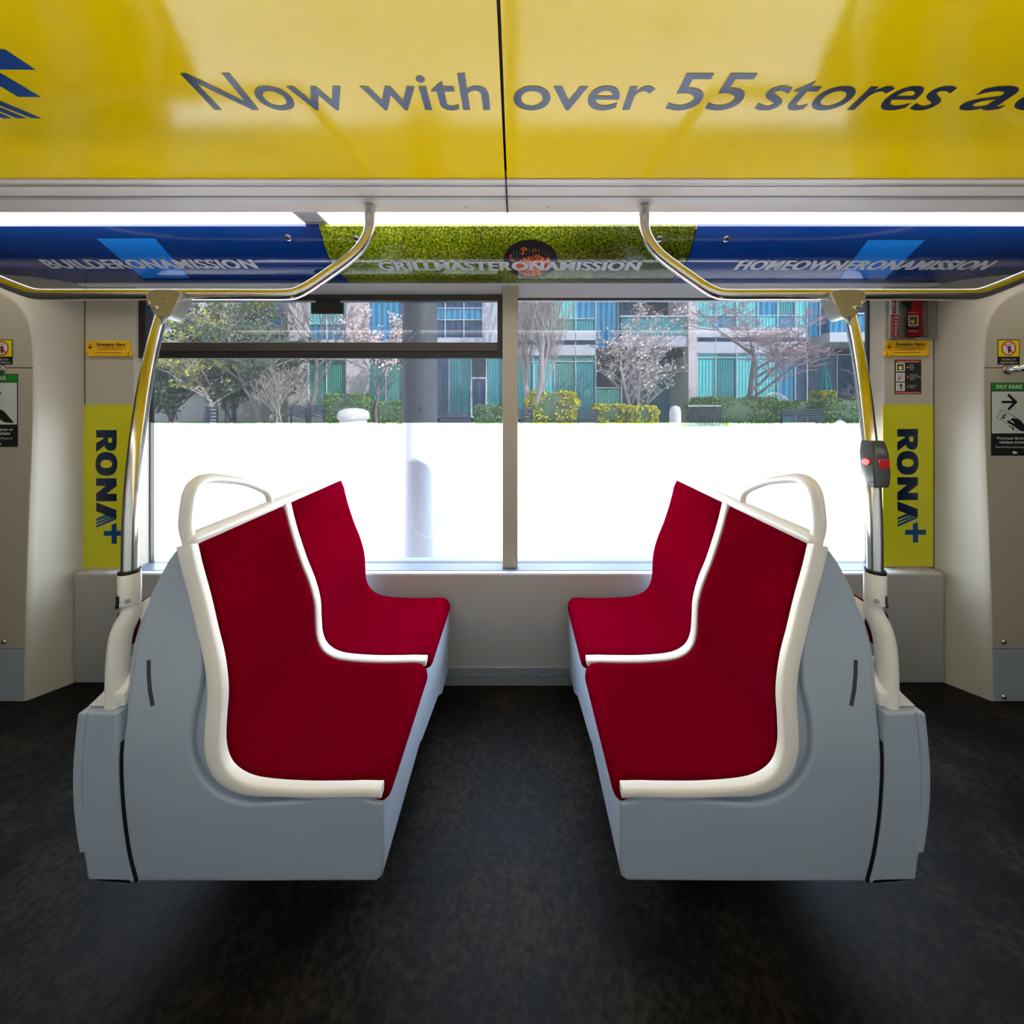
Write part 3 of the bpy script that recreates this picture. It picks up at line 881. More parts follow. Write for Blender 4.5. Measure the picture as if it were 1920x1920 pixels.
    # --- cushions
    def cushion(name, d0, d1, lean, lab=None):
        nu, nv = 46, 18
        pts = resample(PROF, nu); idx = [min(int(round(k*(len(PROF)-1)/(nu-1))), len(PROF)-1) for k in range(nu)]
        grid = []
        for k in range(nu):
            p, n = PROF[idx[k]], PN[idx[k]]; row = []
            s = k/(nu-1)
            da = d0 + (ND(p.x, p.z)-0.993 if lean else 0)
            for j in range(nv+1):
                t = j/nv
                # finer rows near the edges
                tt = 0.5 - 0.5*math.cos(math.pi*t)
                e = min(tt, 1-tt)*(d1-da)
                h = -0.008 + 0.018*math.sqrt(max(0, 1-(1-min(e/0.028, 1))**2))
                h -= 0.026*(1-(2*tt-1)**2)*smoothstep((s-0.02)/0.15)*(1-smoothstep((s-0.88)/0.1))
                end = min(s/0.03, 1)
                h = h*end - 0.008*(1-end)
                row.append(p + n*h + Vector((0, da + (d1-da)*tt, 0)))
            grid.append(row)
        mb = MB()
        vs = [q for r in grid for q in r]; w = nv+1
        fs = [(k*w+j, k*w+j+1, (k+1)*w+j+1, (k+1)*w+j) for k in range(nu-1) for j in range(nv)]
        # skirt
        border = [(0, j) for j in range(nv)] + [(k, nv) for k in range(nu-1)] + [(nu-1, j) for j in range(nv, 0, -1)] + [(k, 0) for k in range(nu-1, 0, -1)]
        sk = []
        for k, j in border:
            sk.append(grid[k][j] - PN[idx[k]]*0.014)
        o = len(vs); vs += sk; nb = len(border)
        for i in range(nb):
            a = border[i]; b = border[(i+1) % nb]
            fs.append((a[0]*w+a[1], b[0]*w+b[1], o+(i+1) % nb, o+i))
        mb.add(vs, fs)
        return S(mb, name, M_red, smooth=60)
    c1 = cushion('cushion', 0.993, 1.458, True)
    c2 = cushion('cushion', 1.488, 1.945, False)
    c1['label'] = 'dark red velour cushion on the aisle side'
    c2['label'] = 'dark red velour cushion on the window side'
    # --- top band and grab handle
    sec = [(.828, 1.070), (.826, 1.082), (.832, 1.092), (.842, 1.097), (.854, 1.097), (.864, 1.090), (.868, 1.075), (.862, 1.062), (.842, 1.058)]
    mb = MB(); rings = []
    for d, sh in ((1.035, -0.012), (1.042, -0.004), (1.055, 0), (1.40, 0), (1.80, 0), (1.93, 0), (1.945, -0.004), (1.952, -0.012)):
        cxx, czz = .847, 1.078
        f = 1 + sh/0.02
        rings.append([Vector((cxx+(u-cxx)*f, d, czz+(z-czz)*f)) for u, z in sec])
    mb.rings(rings)
    S(mb, 'top_rail', M_white, smooth=45)
    hpts = [Vector(p) for p in ((.850, 1.050, 1.085), (.854, 1.047, 1.12), (.851, 1.047, 1.165), (.846, 1.050, 1.205), (.843, 1.068, 1.229), (.845, 1.11, 1.233), (.846, 1.17, 1.220), (.846, 1.25, 1.196), (.846, 1.33, 1.160), (.846, 1.378, 1.128), (.846, 1.393, 1.088))]
    hp = catmull(hpts, 5); nh = len(hp)
    S(MB().tube(hp, [0.0165 - 0.0045*smoothstep((i/nh-0.35)*2.2) for i in range(nh)], 16, flat=(0.95, 1.0)), 'grab_handle', M_white, smooth=60)
    # --- bracket that carries the bench from the wall
    MBk = MB(); MBk.rings([[Vector((.306, y, z)), Vector((.90, y, z)), Vector((.90, y, .26)), Vector((.306, y, .26))] for y, z in ((1.40, .228), (1.70, .165), (1.80, .105), (1.975, .10))])
    S(MBk, 'wall_bracket', M_grey)
    return root
double_seat(-1, 'left red velour double seat with cream frame, facing right')
double_seat(1, 'right red velour double seat with cream frame, facing left')

# ------------------------------------------------------------------ handrails
RAILPX = ((694, 381, 1.575), (694, 408, 1.566), (693, 430, 1.560), (686, 449, 1.552), (671, 470, 1.538), (649, 489.5, 1.520), (601.5, 523, 1.487), (578, 538.5, 1.468), (558, 548.5, 1.455), (535, 552.5, 1.45))
def handrail(sx, label):
    root = thing('handrail', label, 'handrail', (sx*1.2, 1.45, 0.95), group='steel handrails over the seats')
    mir = sx > 0
    S = lambda mb, name, m, parent=root, **kw: mb.build(name, m, parent, mirror=mir, **kw)
    pts = [at(*q) for q in RAILPX]
    zr = pts[-1].z
    pts += [Vector((x, 1.45, zr)) for x in (-1.0, -1.3, -1.6, -1.70)] + [Vector((-1.76, 1.45, zr+0.003)), Vector((-1.82, 1.45, zr+0.022)), Vector((-1.92, 1.45, zr+0.062)), Vector((-2.3, 1.45, zr+0.22)), Vector((-2.42, 1.45, zr+0.29)), Vector((-2.46, 1.45, zr+0.40))]
    S(MB().tube(catmull(pts, 5), 0.0212, 20), 'rail', M_steel, smooth=60)
    t = at(694, 381, 1.575)
    fl = S(MB().disc((t.x, 1.575, ZC+0.002), (0, 0, -1), 0.028, 0.004, 22), 'ceiling_flange', M_alu)
    # curved post
    pp = [Vector(p) for p in ((-.990, 1.031, .985), (-.994, 1.036, 1.06), (-1.003, 1.048, 1.15), (-1.022, 1.075, 1.255), (-1.050, 1.118, 1.375), (-1.096, 1.187, 1.51), (-1.162, 1.285, 1.645), (-1.227, 1.385, 1.765), (-1.262, 1.44, 1.835))]
    pc = catmull(pp, 6); S(MB().tube(pc, [0.0172+0.0016*i/len(pc) for i in range(len(pc))], 22), 'post', M_steel, smooth=60)
    # yoke joining post and rail
    yk = MB()
    pl = [(272, 556), (276, 545), (290, 541.5), (320, 541.5), (338, 545), (340, 556), (319, 590), (312, 597), (291, 592), (285, 586)]
    fd = lambda y: 1.412 - 0.070*smoothstep((y-552)/46)        # lower lip reaches forward round the post
    A = [at(x, y, fd(y)) for x, y in pl]
    yk.rings([A, [Vector((q.x*1.012, q.y+0.074, q.z)) for q in A]])
    yo = S(yk, 'yoke', M_yoke, bevel=0.007, seg=3, smooth=50)
    for px, py in ((281, 569), (294, 578), (313, 569)):
        q = at(px, py, fd(py))
        S(MB().disc((q.x, q.y+0.004, q.z), (0, -1, 0), 0.0085, 0.009, 16, dome=0.003), 'screw', M_screw, yo, smooth=50)
        S(MB().disc((q.x, q.y-0.0085, q.z), (0, -1, 0), 0.0032, 0.001, 6), 'screw_socket', M_black, yo)
    return root
handrail(-1, 'left steel handrail with curved post rising from the left seat')
handrail(1, 'right steel handrail with curved post rising from the right seat')

# stop request box on the right post
sb = thing('stop_request_box', 'dark grey stop request box with red buttons on the right post', 'button box', (1.05, 1.09, 1.25))
lo = Vector((1.018, 1.058, 1.222)); hi = Vector((1.040, 1.094, 1.344))
def secbox(c, w, dep):
    return [Vector((c.x + a*w, c.y + b*dep, c.z)) for a, b in ((-1, .75), (-1, -.70), (-.80, -1), (.80, -1), (1, -.70), (1, .75))]
mb = MB(); mb.rings([secbox(lo.lerp(hi, t), w, dp) for t, w, dp in ((0, .019, .020), (0.08, .0205, .023), (0.30, .0225, .027), (0.72, .0225, .027), (0.92, .0205, .023), (1.0, .019, .020))])
mb.build('housing', M_box, sb, bevel=0.003, seg=2, smooth=35)
cc = lo.lerp(hi, 0.50)
MB().box(cc.x-0.013, cc.x+0.015, cc.y-0.0305, cc.y-0.02, cc.z-0.0135, cc.z+0.0135).build('button', M_button, sb, bevel=0.002)
MB().tube([Vector((cc.x-0.018, cc.y-0.002, cc.z+0.004)), Vector((cc.x-0.0262, cc.y-0.002, cc.z+0.004))], 0.0135, 20, flat=(1.0, 0.8)).build('button', M_button, sb, bevel=0.002, smooth=40)

# ------------------------------------------------------------------ posters, signs
DP = YP - 0.002
RONA = {
 'R': [[(0, 1), (.62, 1), (.82, .985), (.97, .90), (1.02, .74), (.99, .58), (.88, .46), (.76, .41), (1.07, 0), (.64, 0), (.42, .36), (.37, .36), (.37, 0), (0, 0)], [(.37, .78), (.55, .78), (.62, .73), (.63, .64), (.56, .58), (.37, .57)]],
 'O': [[(.58+.58*math.copysign(abs(math.cos(a))**.85, math.cos(a)), .5+.53*math.copysign(abs(math.sin(a))**.85, math.sin(a))) for a in [2*math.pi*k/36 for k in range(36)]], [(.58+.20*math.cos(2*math.pi*k/24), .5+.29*math.copysign(abs(math.sin(2*math.pi*k/24))**.8, math.sin(2*math.pi*k/24))) for k in range(24)]],
 'N': [[(0, 0), (0, 1), (.38, 1), (.76, .50), (.76, 1), (1.12, 1), (1.12, 0), (.74, 0), (.37, .48), (.37, 0)]],
}
def poster(sx, dx, dy, label):
    l, r = (1655.5, 1750) if sx > 0 else (152, 248)
    o = thing('poster', label, 'poster', at((l+r)/2, 1068, DP), group='yellow vertical posters')
    wall_box('sheet', l, 759, r, 1062 if sx > 0 else 1070, DP-0.0005, YP, M_cyel, o)
    bx, h = 1682.7 + dx, 38.4
    def put(loops, a0, m, nm='letter'):
        vs, fs = poly2d(loops)
        flatmesh(nm, vs, fs, lambda a, b: at(bx + b*h, a0 + dy + a*h, DP-0.0015), m, o)
    put(RONA['R'], 804.4, M_navy); put(RONA['O'], 845.6, M_navy); put(RONA['N'], 894.8, M_navy)
    px = lambda loop, m, nm: flatmesh(nm, *poly2d([loop]), lambda x, y: at(x + dx, y + dy, DP-0.0015), m, o)
    c = lambda x, y: (1560 + x/6.857, 800 + y/6.857)
    px([c(843, 960), c(1103, 1058), c(1103, 1172), c(843, 1075)], M_navy, 'letter')
    px([c(843, 1168), c(965, 1118), c(1015, 1138), c(843, 1200)], M_midblue, 'letter_stripe')
    px([c(843, 1215), c(1025, 1143), c(1060, 1157), c(843, 1241)], M_midblue, 'letter_stripe')
    px([c(843, 1258), c(1065, 1160), c(1103, 1176), c(843, 1286)], M_midblue, 'letter_stripe')
    px([c(1041, 1248), c(1103, 1225), c(1106, 1326), c(1208, 1326), c(1208, 1390), c(1106, 1390), c(1106, 1490), c(1041, 1490), c(1041, 1390), c(940, 1390), c(940, 1326), c(1041, 1326)], M_midblue, 'plus_sign')
poster(-1, -1502.5, 2.0, 'left yellow poster with vertical navy lettering, beside the left window')
poster(1, 0, 0, 'right yellow poster with vertical navy lettering, below the exit instructions')

def alarm(l, t, label):
    w, h = 85, 26
    o = thing('alarm_strip', label, 'alarm', at(l+w/2, t+h, DP), group='emergency alarm strips')
    wall_box('plate', l+1, t, l+w-1, t+21, YP-0.004, YP, M_alarm, o)
    wall_box('touch_bar', l, t+20.5, l+w+1, t+29, YP-0.014, YP, M_alarm, o, bevel=0.003)
    wall_box('bar_line', l+17, t+21.8, l+w-17, t+22.8, YP-0.0145, YP-0.013, M_black, o)
    d = YP-0.005
    wall_text('lettering', 'Emergency Alarm', l+22, l+w-10, t+9.5, 5.6, d, M_signk, o, bold=0.03)
    wall_text('lettering', 'Press any yellow emergency strip within the vehicle', l+21, l+w-9, t+13.6, 2.2, d, M_signk, o, bold=0.01)
    wall_text('lettering', 'to alert the operator. Misuse is an offence.', l+25, l+w-14, t+17, 2.2, d, M_signk, o, bold=0.01)
    wall_poly('arrow', [[(l+8.2, t+5), (l+9.8, t+5), (l+9.8, t+12.6), (l+12.8, t+9.6), (l+13.9, t+10.8), (l+9, t+15.8), (l+4.1, t+10.8), (l+5.2, t+9.6), (l+8.2, t+12.6)]], d, M_signk, o)
    for x, y in ((l+4, t+22.5), (l+4, t+26.5), (l+w-4, t+22.5), (l+w-4, t+26.5)):
        MB().disc(at(x, y, YP-0.014), (0, -1, 0), 0.003, 0.002, 10).build('screw', M_screw, o)
alarm(160, 639, 'amber emergency alarm strip on the left pillar')
alarm(1658.5, 638.5, 'amber emergency alarm strip under the hammer box')

# emergency hammer box
hb = thing('hammer_box', 'clear emergency hammer box with red hammer on the right pillar', 'hammer box', at(1712, 635, YP), )
M_clear = glass_mat('clear_cover', (0.86, 0.87, 0.86, 1))
M_boxback = mat('hammer_box_back', rgb(150, 148, 140), 0.4)
wall_box('back_plate', 1666, 540, 1758, 637, YP-0.012, YP, M_boxback, hb, bevel=0.004)
a = at(1684, 634, YP-0.05); b = at(1757, 543, YP-0.05)
MB().box(a.x, b.x, YP-0.055, YP-0.012, a.z, b.z).build('clear_cover', M_clear, hb, bevel=0.006)
wall_box('side_label', 1669, 552, 1684, 633, YP-0.014, YP-0.012, M_signw, hb)
wall_box('red_label', 1670, 590, 1684, 632, YP-0.0150, YP-0.013, M_signr, hb)
wall_poly('hammer_symbol', [[(1672, 562), (1682, 562), (1682, 567), (1680.5, 567), (1680.5, 588), (1674, 588), (1674, 575), (1676.5, 575), (1676.5, 586), (1678, 586), (1678, 567), (1672, 566)]], YP-0.0150, M_signr, hb)
for k, ch in enumerate('HAMMER'):
    wall_text('lettering', ch, 1677.3, 1682.5, 597.5+k*6.6, 5.0, YP-0.0158, M_signw, hb, bold=0.05)
for k, ch in enumerate('EMERGENCY'):
    wall_text('lettering', ch, 1672, 1675.2, 597+k*4.3, 3.2, YP-0.0158, M_signw, hb, bold=0.02)
hm = MB()
A = lambda x, y, d: at(x, y, d)
hm.prism([(A(x, y, 2.04).x, A(x, y, 2.04).z) for x, y in ((1708, 560), (1727, 558), (1731, 566), (1727, 572), (1727, 600), (1730, 628), (1722, 632), (1703, 630), (1702, 612), (1708, 590))], 2.030, 2.052)
hmo = hm.build('hammer_body', M_hammer, hb, bevel=0.004)
MB().prism([(A(x, y, 2.04).x, A(x, y, 2.04).z) for x, y in ((1690, 566), (1706, 565), (1714, 572), (1714, 582), (1707, 584), (1705, 574))], 2.036, 2.048).build('hammer_head', M_black, hb, bevel=0.002)
wall_box('sticker', 1702.5, 584, 1723, 623, 2.0285, 2.030, M_signk, hb)
wall_box('sticker_band', 1702.5, 584, 1723, 590, 2.0280, 2.0286, M_signr, hb)
wall_box('sticker_band', 1702.5, 617.5, 1723, 623, 2.0280, 2.0286, M_signr, hb)
wall_box('sticker_picture', 1703.5, 591.5, 1722, 611, 2.0278, 2.0286, M_signw, hb)
wall_box('picture_field', 1706, 594, 1719.5, 608.5, 2.0272, 2.0279, M_frame2, hb)
wall_poly('picture_burst', [[(1707, 604), (1709, 598), (1711, 601), (1714, 596), (1714, 602), (1717, 603), (1714, 605), (1713, 608)]], 2.0268, M_sign_y, hb)
wall_text('lettering', 'Emergency', 1704, 1721, 587, 2, 2.0275, M_signw, hb)
wall_text('lettering', 'Break Cover', 1705, 1720, 614, 2, 2.0275, M_signw, hb)
wall_text('lettering', 'Break Glass', 1704, 1721, 621.5, 2.4, 2.0275, M_signw, hb)
for x, y in ((1690, 632), (1753, 631), (1732, 624)):
    MB().disc(at(x, y, YP-0.055), (0, -1, 0), 0.005, 0.002, 12).build('screw', M_screw, hb)

# emergency exit instructions
es = thing('exit_instruction_sign', 'small black emergency exit windows sign with three pictures', 'sign', at(1703, 739, DP))
wall_box('sheet', 1678, 674.5, 1727.5, 739, DP, YP, M_signk, es)
wall_box('red_band', 1679.5, 676, 1727, 679.5, DP-0.0008, DP, M_signr, es)
wall_box('red_band', 1679.5, 734.5, 1727, 738, DP-0.0008, DP, M_signr, es)
wall_text('lettering', 'Emergency Exit Windows', 1684, 1722, 679, 2.4, DP-0.0012, M_signw, es)
wall_text('lettering', 'All Windows Are Emergency Exit Windows', 1681, 1725, 737.4, 2.2, DP-0.0012, M_signw, es)
for k, (t, lines) in enumerate(((680.5, ('Break', 'Hammer', 'Cover')), (699, ('Use Hammer', 'to Break Side', 'Window')), (717, ('Push Out', 'Window')))):
    wall_box('picture', 1680, t, 1696.5, t+16, DP-0.0008, DP, M_signw, es)
    wall_box('picture_field', 1682, t+2, 1694.5, t+14, DP-0.0012, DP-0.0007, M_frame2 if k == 0 else M_grille, es)
    if k == 0: wall_poly('picture_burst', [[(1684, t+10), (1687, t+4), (1688, t+7), (1691, t+5), (1692, t+12), (1687, t+13)]], DP-0.0016, M_sign_y, es)
    if k == 1: wall_poly('picture_hammer', [[(1683, t+13), (1687, t+8), (1689, t+8), (1688, t+10), (1685, t+14)]], DP-0.0016, M_signr, es)
    if k == 2: wall_poly('picture_person', [[(1688, t+3), (1691, t+3), (1691, t+14), (1689, t+14), (1689, t+8), (1685, t+5), (1688, t+5)]], DP-0.0016, M_signk, es)
    wall_poly('number_dot', [circ(1702, t+8, 2.3, 14)], DP-0.0012, M_signr, es)
    wall_text('lettering', str(k+1), 1701.3, 1702.8, t+9.2, 2.4, DP-0.0016, M_signw, es)
    for q, ln in enumerate(lines):
        wall_text('lettering', ln, 1705.5, 1705.5 + len(ln)*1.6, t+6 + q*4 - (1 if len(lines) == 3 else -1), 2.5, DP-0.0012, M_signw, es)

# no-leaning and fare signs on the end panels
D5 = 1.885 - 0.0025
def lean_sign(l, label):
    o = thing('no_leaning_sign', label, 'sign', at(l+20, 683, D5), group='no leaning signs')
    wall_box('sheet', l, 636.5, l+41, 683.5, D5, D5+0.0015, M_signk, o)
    wall_box('yellow_field', l+1.2, 638, l+39.8, 668.5, D5-0.0006, D5+0.0005, M_sign_y, o)
    c = (l+20.5, 653)
    wall_poly('white_disc', [circ(c[0], c[1], 12.2)], D5-0.0010, M_signw, o)
    wall_poly('bellows_picture', [[(c[0]-4, c[1]-9), (c[0]+5, c[1]-9), (c[0]+6, c[1]+8), (c[0]+3, c[1]+8), (c[0]+3, c[1]-6), (c[0]-3, c[1]-6)]], D5-0.0013, M_grille, o)
    wall_poly('person_picture', [[(c[0], c[1]-5), (c[0]+2.5, c[1]-4), (c[0]+4, c[1]+2), (c[0]+2, c[1]+9), (c[0]-0.5, c[1]+9), (c[0]-2, c[1]+1)]], D5-0.0015, M_signk, o)
    wall_poly('red_ring', [circ(c[0], c[1], 13.6), circ(c[0], c[1], 11.6)], D5-0.0018, M_signr, o)
    wall_poly('red_bar', [[(c[0]-9.2, c[1]-7.8), (c[0]-7.8, c[1]-9.2), (c[0]+9.2, c[1]+7.8), (c[0]+7.8, c[1]+9.2)]], D5-0.0020, M_signr, o)
    wall_text('lettering', 'Do Not Lean', l+8, l+34, 675.4, 3.4, D5-0.0008, M_signw, o)
    wall_text('lettering', 'Against Bellows', l+4, l+37, 681, 3.4, D5-0.0008, M_signw, o)
lean_sign(-18, 'yellow and black no leaning sign on the left end panel')
lean_sign(1871, 'yellow and black no leaning sign on the right end panel')

def fare_sign(l, t, label):
    o = thing('fare_sign', label, 'sign', at(l+40, t+140, D5), group='fare payment signs')
    w = 80
    wall_box('sheet', l, t, l+w, t+137, D5, D5+0.0015, M_signk, o)
    d = D5-0.0006
    wall_box('green_field', l+1, t+1, l+w-1, t+15, d, D5+0.0005, M_signg, o)
    wall_box('white_field', l+1.5, t+16.5, l+w-1.5, t+95, d, D5+0.0005, M_signw, o)
    d -= 0.0005
    wall_text('lettering', 'PAY FARE', l+10, l+w-22, t+11.5, 7.2, d, M_signw, o, bold=0.025)
    q = lambda pts: [(l + (x-215)/7.39, t + (y-720)/7.385) for x, y in pts]
    wall_poly('arrow', [q([(360, 972), (510, 972), (436, 895), (462, 870), (582, 988), (462, 1108), (440, 1082), (510, 1004), (360, 1004)])], d, M_signk, o)
    wall_poly('card_picture', [q([(355, 1092), (545, 1188), (455, 1300), (290, 1205)]), q([(358, 1099), (534, 1190), (452, 1291), (299, 1203)])], d, M_signk, o)
    wall_text('card_symbol', '$', l+17, l+28, t+70, 11, d, M_signk, o, bold=0.03, shear=0.35)
    wall_poly('hand_picture', [q([(430, 1250), (455, 1240), (540, 1290), (520, 1255), (485, 1235), (490, 1215), (575, 1214), (620, 1240), (760, 1400), (660, 1395), (610, 1385), (540, 1330), (450, 1275)])], d, M_signk, o)
    wall_poly('finger_picture', [q([(455, 1310), (480, 1312), (488, 1330), (465, 1333)])], d, M_signk, o)
    wall_poly('finger_picture', [q([(490, 1330), (510, 1325), (540, 1365), (520, 1378)])], d, M_signk, o)
    wall_text('lettering', 'Purchase fares or', l+11, l+w-8, t+106.5, 5, d, M_signw, o, bold=0.02)
    wall_text('lettering', 'validate tickets', l+15, l+w-14, t+114, 5, d, M_signw, o, bold=0.02)
    wall_text('lettering', 'Proof-of-Payment Required', l+9, l+w-10, t+122.5, 3.6, d, M_signw, o)
    wall_poly('pointer', [q([(505, 1690), (525, 1665), (585, 1685), (560, 1706), (525, 1705)])], d, M_signw, o)
fare_sign(-47, 701, 'green topped pay fare sign on the left end panel, cut off by the frame')
fare_sign(1858.5, 717.5, 'green topped pay fare sign with arrow and hand on the right end panel')
# ------------------------------------------------------------------ outside: street, planters, building, trees
ZGR = -0.35
M_road = mat('pale_paving', rgb(226, 223, 216), 0.8, var=0.04, var_scale=0.8)
M_conc = mat('pale_concrete', rgb(214, 210, 204), 0.8, var=0.05, var_scale=1.5)
M_facade = mat('facade_render', rgb(214, 204, 204), 0.75, var=0.04, var_scale=0.6)
M_spandrel = mat('facade_spandrel', rgb(200, 202, 212), 0.5)
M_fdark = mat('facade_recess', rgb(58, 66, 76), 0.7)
M_mull = mat('window_mullion', rgb(206, 212, 218), 0.45)
M_lawn = mat('lawn', rgb(96, 140, 58), 0.9, var=0.25, var_scale=6)
M_polegrey = mat('galvanised_pole', rgb(84, 92, 98), 0.5)
M_bench = mat('dark_bench_paint', rgb(50, 58, 76), 0.5)
M_bark = mat('pale_bark', rgb(176, 166, 162), 0.9, var=0.15, var_scale=12)
M_bark2 = mat('grey_bark', rgb(124, 112, 110), 0.9, var=0.15, var_scale=12)
M_twig = mat('pinkish_twigs', rgb(170, 146, 150), 0.9)
M_blossom = mat('pale_pink_blossom', rgb(246, 224, 220), 0.8, var=0.1, var_scale=3)
M_leafy = mat('spring_leaf', rgb(178, 180, 66), 0.8, var=0.3, var_scale=3)
M_leafd = mat('evergreen_leaf', rgb(86, 112, 80), 0.8, var=0.35, var_scale=3)
M_hedgey = mat('golden_hedge_leaf', rgb(206, 200, 28), 0.8, var=0.3, var_scale=4)
M_hedgeg = mat('green_hedge_leaf', rgb(112, 146, 70), 0.8, var=0.3, var_scale=4)
M_umb = mat('teal_umbrella_cloth', rgb(36, 128, 128), 0.8)

def curtain_glass(name, c0, c1, sc):
    m = bpy.data.materials.new(name); m.use_nodes = True
    nt = m.node_tree; b = nt.nodes['Principled BSDF']
    tc = nt.nodes.new('ShaderNodeTexCoord')
    w = nt.nodes.new('ShaderNodeTexWave'); w.bands_direction = 'X'; w.inputs['Scale'].default_value = sc
    w.inputs['Distortion'].default_value = 1.2; w.inputs['Detail'].default_value = 3
    nt.links.new(tc.outputs['Object'], w.inputs['Vector'])
    cr = nt.nodes.new('ShaderNodeValToRGB')
    cr.color_ramp.elements[0].color = c0; cr.color_ramp.elements[1].color = c1
    nt.links.new(w.outputs['Fac'], cr.inputs[0]); nt.links.new(cr.outputs[0], b.inputs['Base Color'])
    b.inputs['Roughness'].default_value = 0.12; b.inputs['Specular IOR Level'].default_value = 0.6
    return m
G_turq = curtain_glass('turquoise_curtain_glass', rgb(60, 176, 188), rgb(130, 226, 224), 1.4)
G_teal = curtain_glass('teal_curtain_glass', rgb(30, 110, 122), rgb(76, 168, 172), 1.8)
G_green = curtain_glass('green_curtain_glass', rgb(40, 110, 106), rgb(104, 176, 162), 2.2)
G_blue = curtain_glass('blue_glass', rgb(28, 112, 156), rgb(72, 160, 196), 0.8)
G_deep = curtain_glass('deep_blue_glass', rgb(22, 52, 84), rgb(40, 84, 116), 0.7)

struct(MB().box(-60, 60, 2.3, 60, ZGR-0.1, ZGR).build('ground', M_road))

DB = 26.0
def wbox(l, t, r, b, d0, d1, name, m, parent, **kw):
    A = at(l, b, d0); B = at(r, t, d0)
    return MB().box(A.x, B.x, d0, d1, A.z, B.z).build(name, m, parent, **kw)
bld = thing('apartment_building', 'long pale apartment building with teal glazing across the street', 'building', (0, DB, ZGR))
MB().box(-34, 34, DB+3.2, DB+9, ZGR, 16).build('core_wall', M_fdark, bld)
def window(l, t, r, b, g, d=DB+0.12, cols=1, rows=None, fw=1.4):
    """framed window; panes are its pieces"""
    fr = MB()
    xs = [l + (r-l)*k/cols for k in range(cols+1)] if isinstance(cols, int) else cols
    ys = [t] + list(rows or []) + [b]
    q = lambda x0, y0, x1, y1: (at(x0, y1, d), at(x1, y0, d))
    for x in xs:
        A, B = q(x-fw/2, t, x+fw/2, b); fr.box(A.x, B.x, d-0.10, d+0.06, A.z, B.z)
    for y in ys:
        A, B = q(l, y-fw/2, r, y+fw/2); fr.box(A.x, B.x, d-0.08, d+0.06, A.z, B.z)
    f = fr.build('window', M_mull, bld)
    gi = 0
    for i in range(len(xs)-1):
        for j in range(len(ys)-1):
            mm = g[gi % len(g)] if isinstance(g, (list, tuple)) else g
            gi += 1
            A, B = q(xs[i], ys[j], xs[i+1], ys[j+1])
            MB().box(A.x, B.x, d, d+0.03, A.z, B.z).build('pane', mm, f)
    return f
Wl = lambda l, t, r, b, m=M_facade, d0=DB, d1=DB+0.5, nm='wall_panel': wbox(l, t, r, b, d0, d1, nm, m, bld)
TOP = 440
# far left wing, largely behind trees
Wl(120, TOP, 560, 800, M_facade, DB+1.2, DB+1.8)
for x in (150, 215, 290, 345, 395, 448, 500):
    window(x, 520, x+30, 612, G_deep if x % 2 else G_blue, DB+1.15, 1, (570,))
    window(x, 664, x+30, 740, G_deep, DB+1.15)
# concrete bays
Wl(540, TOP, 577, 800); Wl(649, TOP, 691, 800); Wl(577, 638, 649, 674); Wl(577, TOP, 649, 520)
window(577, 520, 649, 638, [G_turq, G_blue], DB+0.25, 2, (608,))
window(577, 674, 649, 778, [G_green, G_green], DB+0.25, 2)
Wl(577, 776, 649, 800)
window(691, 520, 757, 640, G_blue, DB+0.25); Wl(691, 640, 757, 672); window(691, 672, 757, 780, [G_teal, G_green], DB+0.25, 2)
Wl(691, 778, 757, 800); Wl(757, TOP, 800, 800); Wl(691, TOP, 757, 520)
# dark glazed bay behind the pole
window(800, 520, 905, 634, [G_deep, G_blue, G_deep], DB+0.3, 3, (578, 600))
Wl(800, 634, 905, 645, M_spandrel); window(800, 645, 884, 782, [G_deep, G_teal], DB+0.4, 2)
window(884, 709, 912, 782, G_deep, DB+0.35, 1, fw=3); window(912, 645, 948, 782, G_teal, DB+0.4)
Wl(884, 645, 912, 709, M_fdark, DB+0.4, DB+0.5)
Wl(905, 520, 948, 645, M_spandrel, DB+0.2, DB+0.5)
# teal curtain wall
XE1 = [950, 1000, 1040, 1079, 1117]
window(950, 520, 1117, 621, [G_teal, G_teal, G_teal, G_green, G_turq, G_green, G_blue, G_teal], DB+0.1, XE1, (598,))
for k in range(4): Wl(XE1[k]+0.4, 621, XE1[k+1]-0.4, 637.5, M_spandrel, DB, DB+0.4, 'spandrel')
window(950, 638, 1117, 648, G_deep, DB+0.2, XE1)
for k in range(4): Wl(XE1[k]+0.4, 648.5, XE1[k+1]-0.4, 666, M_spandrel, DB, DB+0.4, 'spandrel')
window(950, 667, 1117, 784, [G_teal, G_teal, G_teal, G_turq, G_green, G_green, G_green, G_teal], DB+0.15, XE1, (678,))
window(1117, 727, 1165, 784, G_green, DB+0.6, 1)
# dark recess with balcony
window(1117, 500, 1200, 660, [G_blue, G_deep], DB+2.6, 2); window(1165, 672, 1262, 790, [G_deep, G_teal], DB+2.8, 2)
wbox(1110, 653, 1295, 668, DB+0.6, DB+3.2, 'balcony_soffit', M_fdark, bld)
wbox(1165, 630, 1292, 650, DB-0.2, DB+3.0, 'balcony_parapet', M_spandrel, bld)
wbox(1165, 593, 1290, 630, DB-0.1, DB-0.06, 'balcony_glass', G_teal, bld)
wbox(1163, 591.5, 1290, 594, DB-0.2, DB+0.02, 'balcony_rail', M_mull, bld)
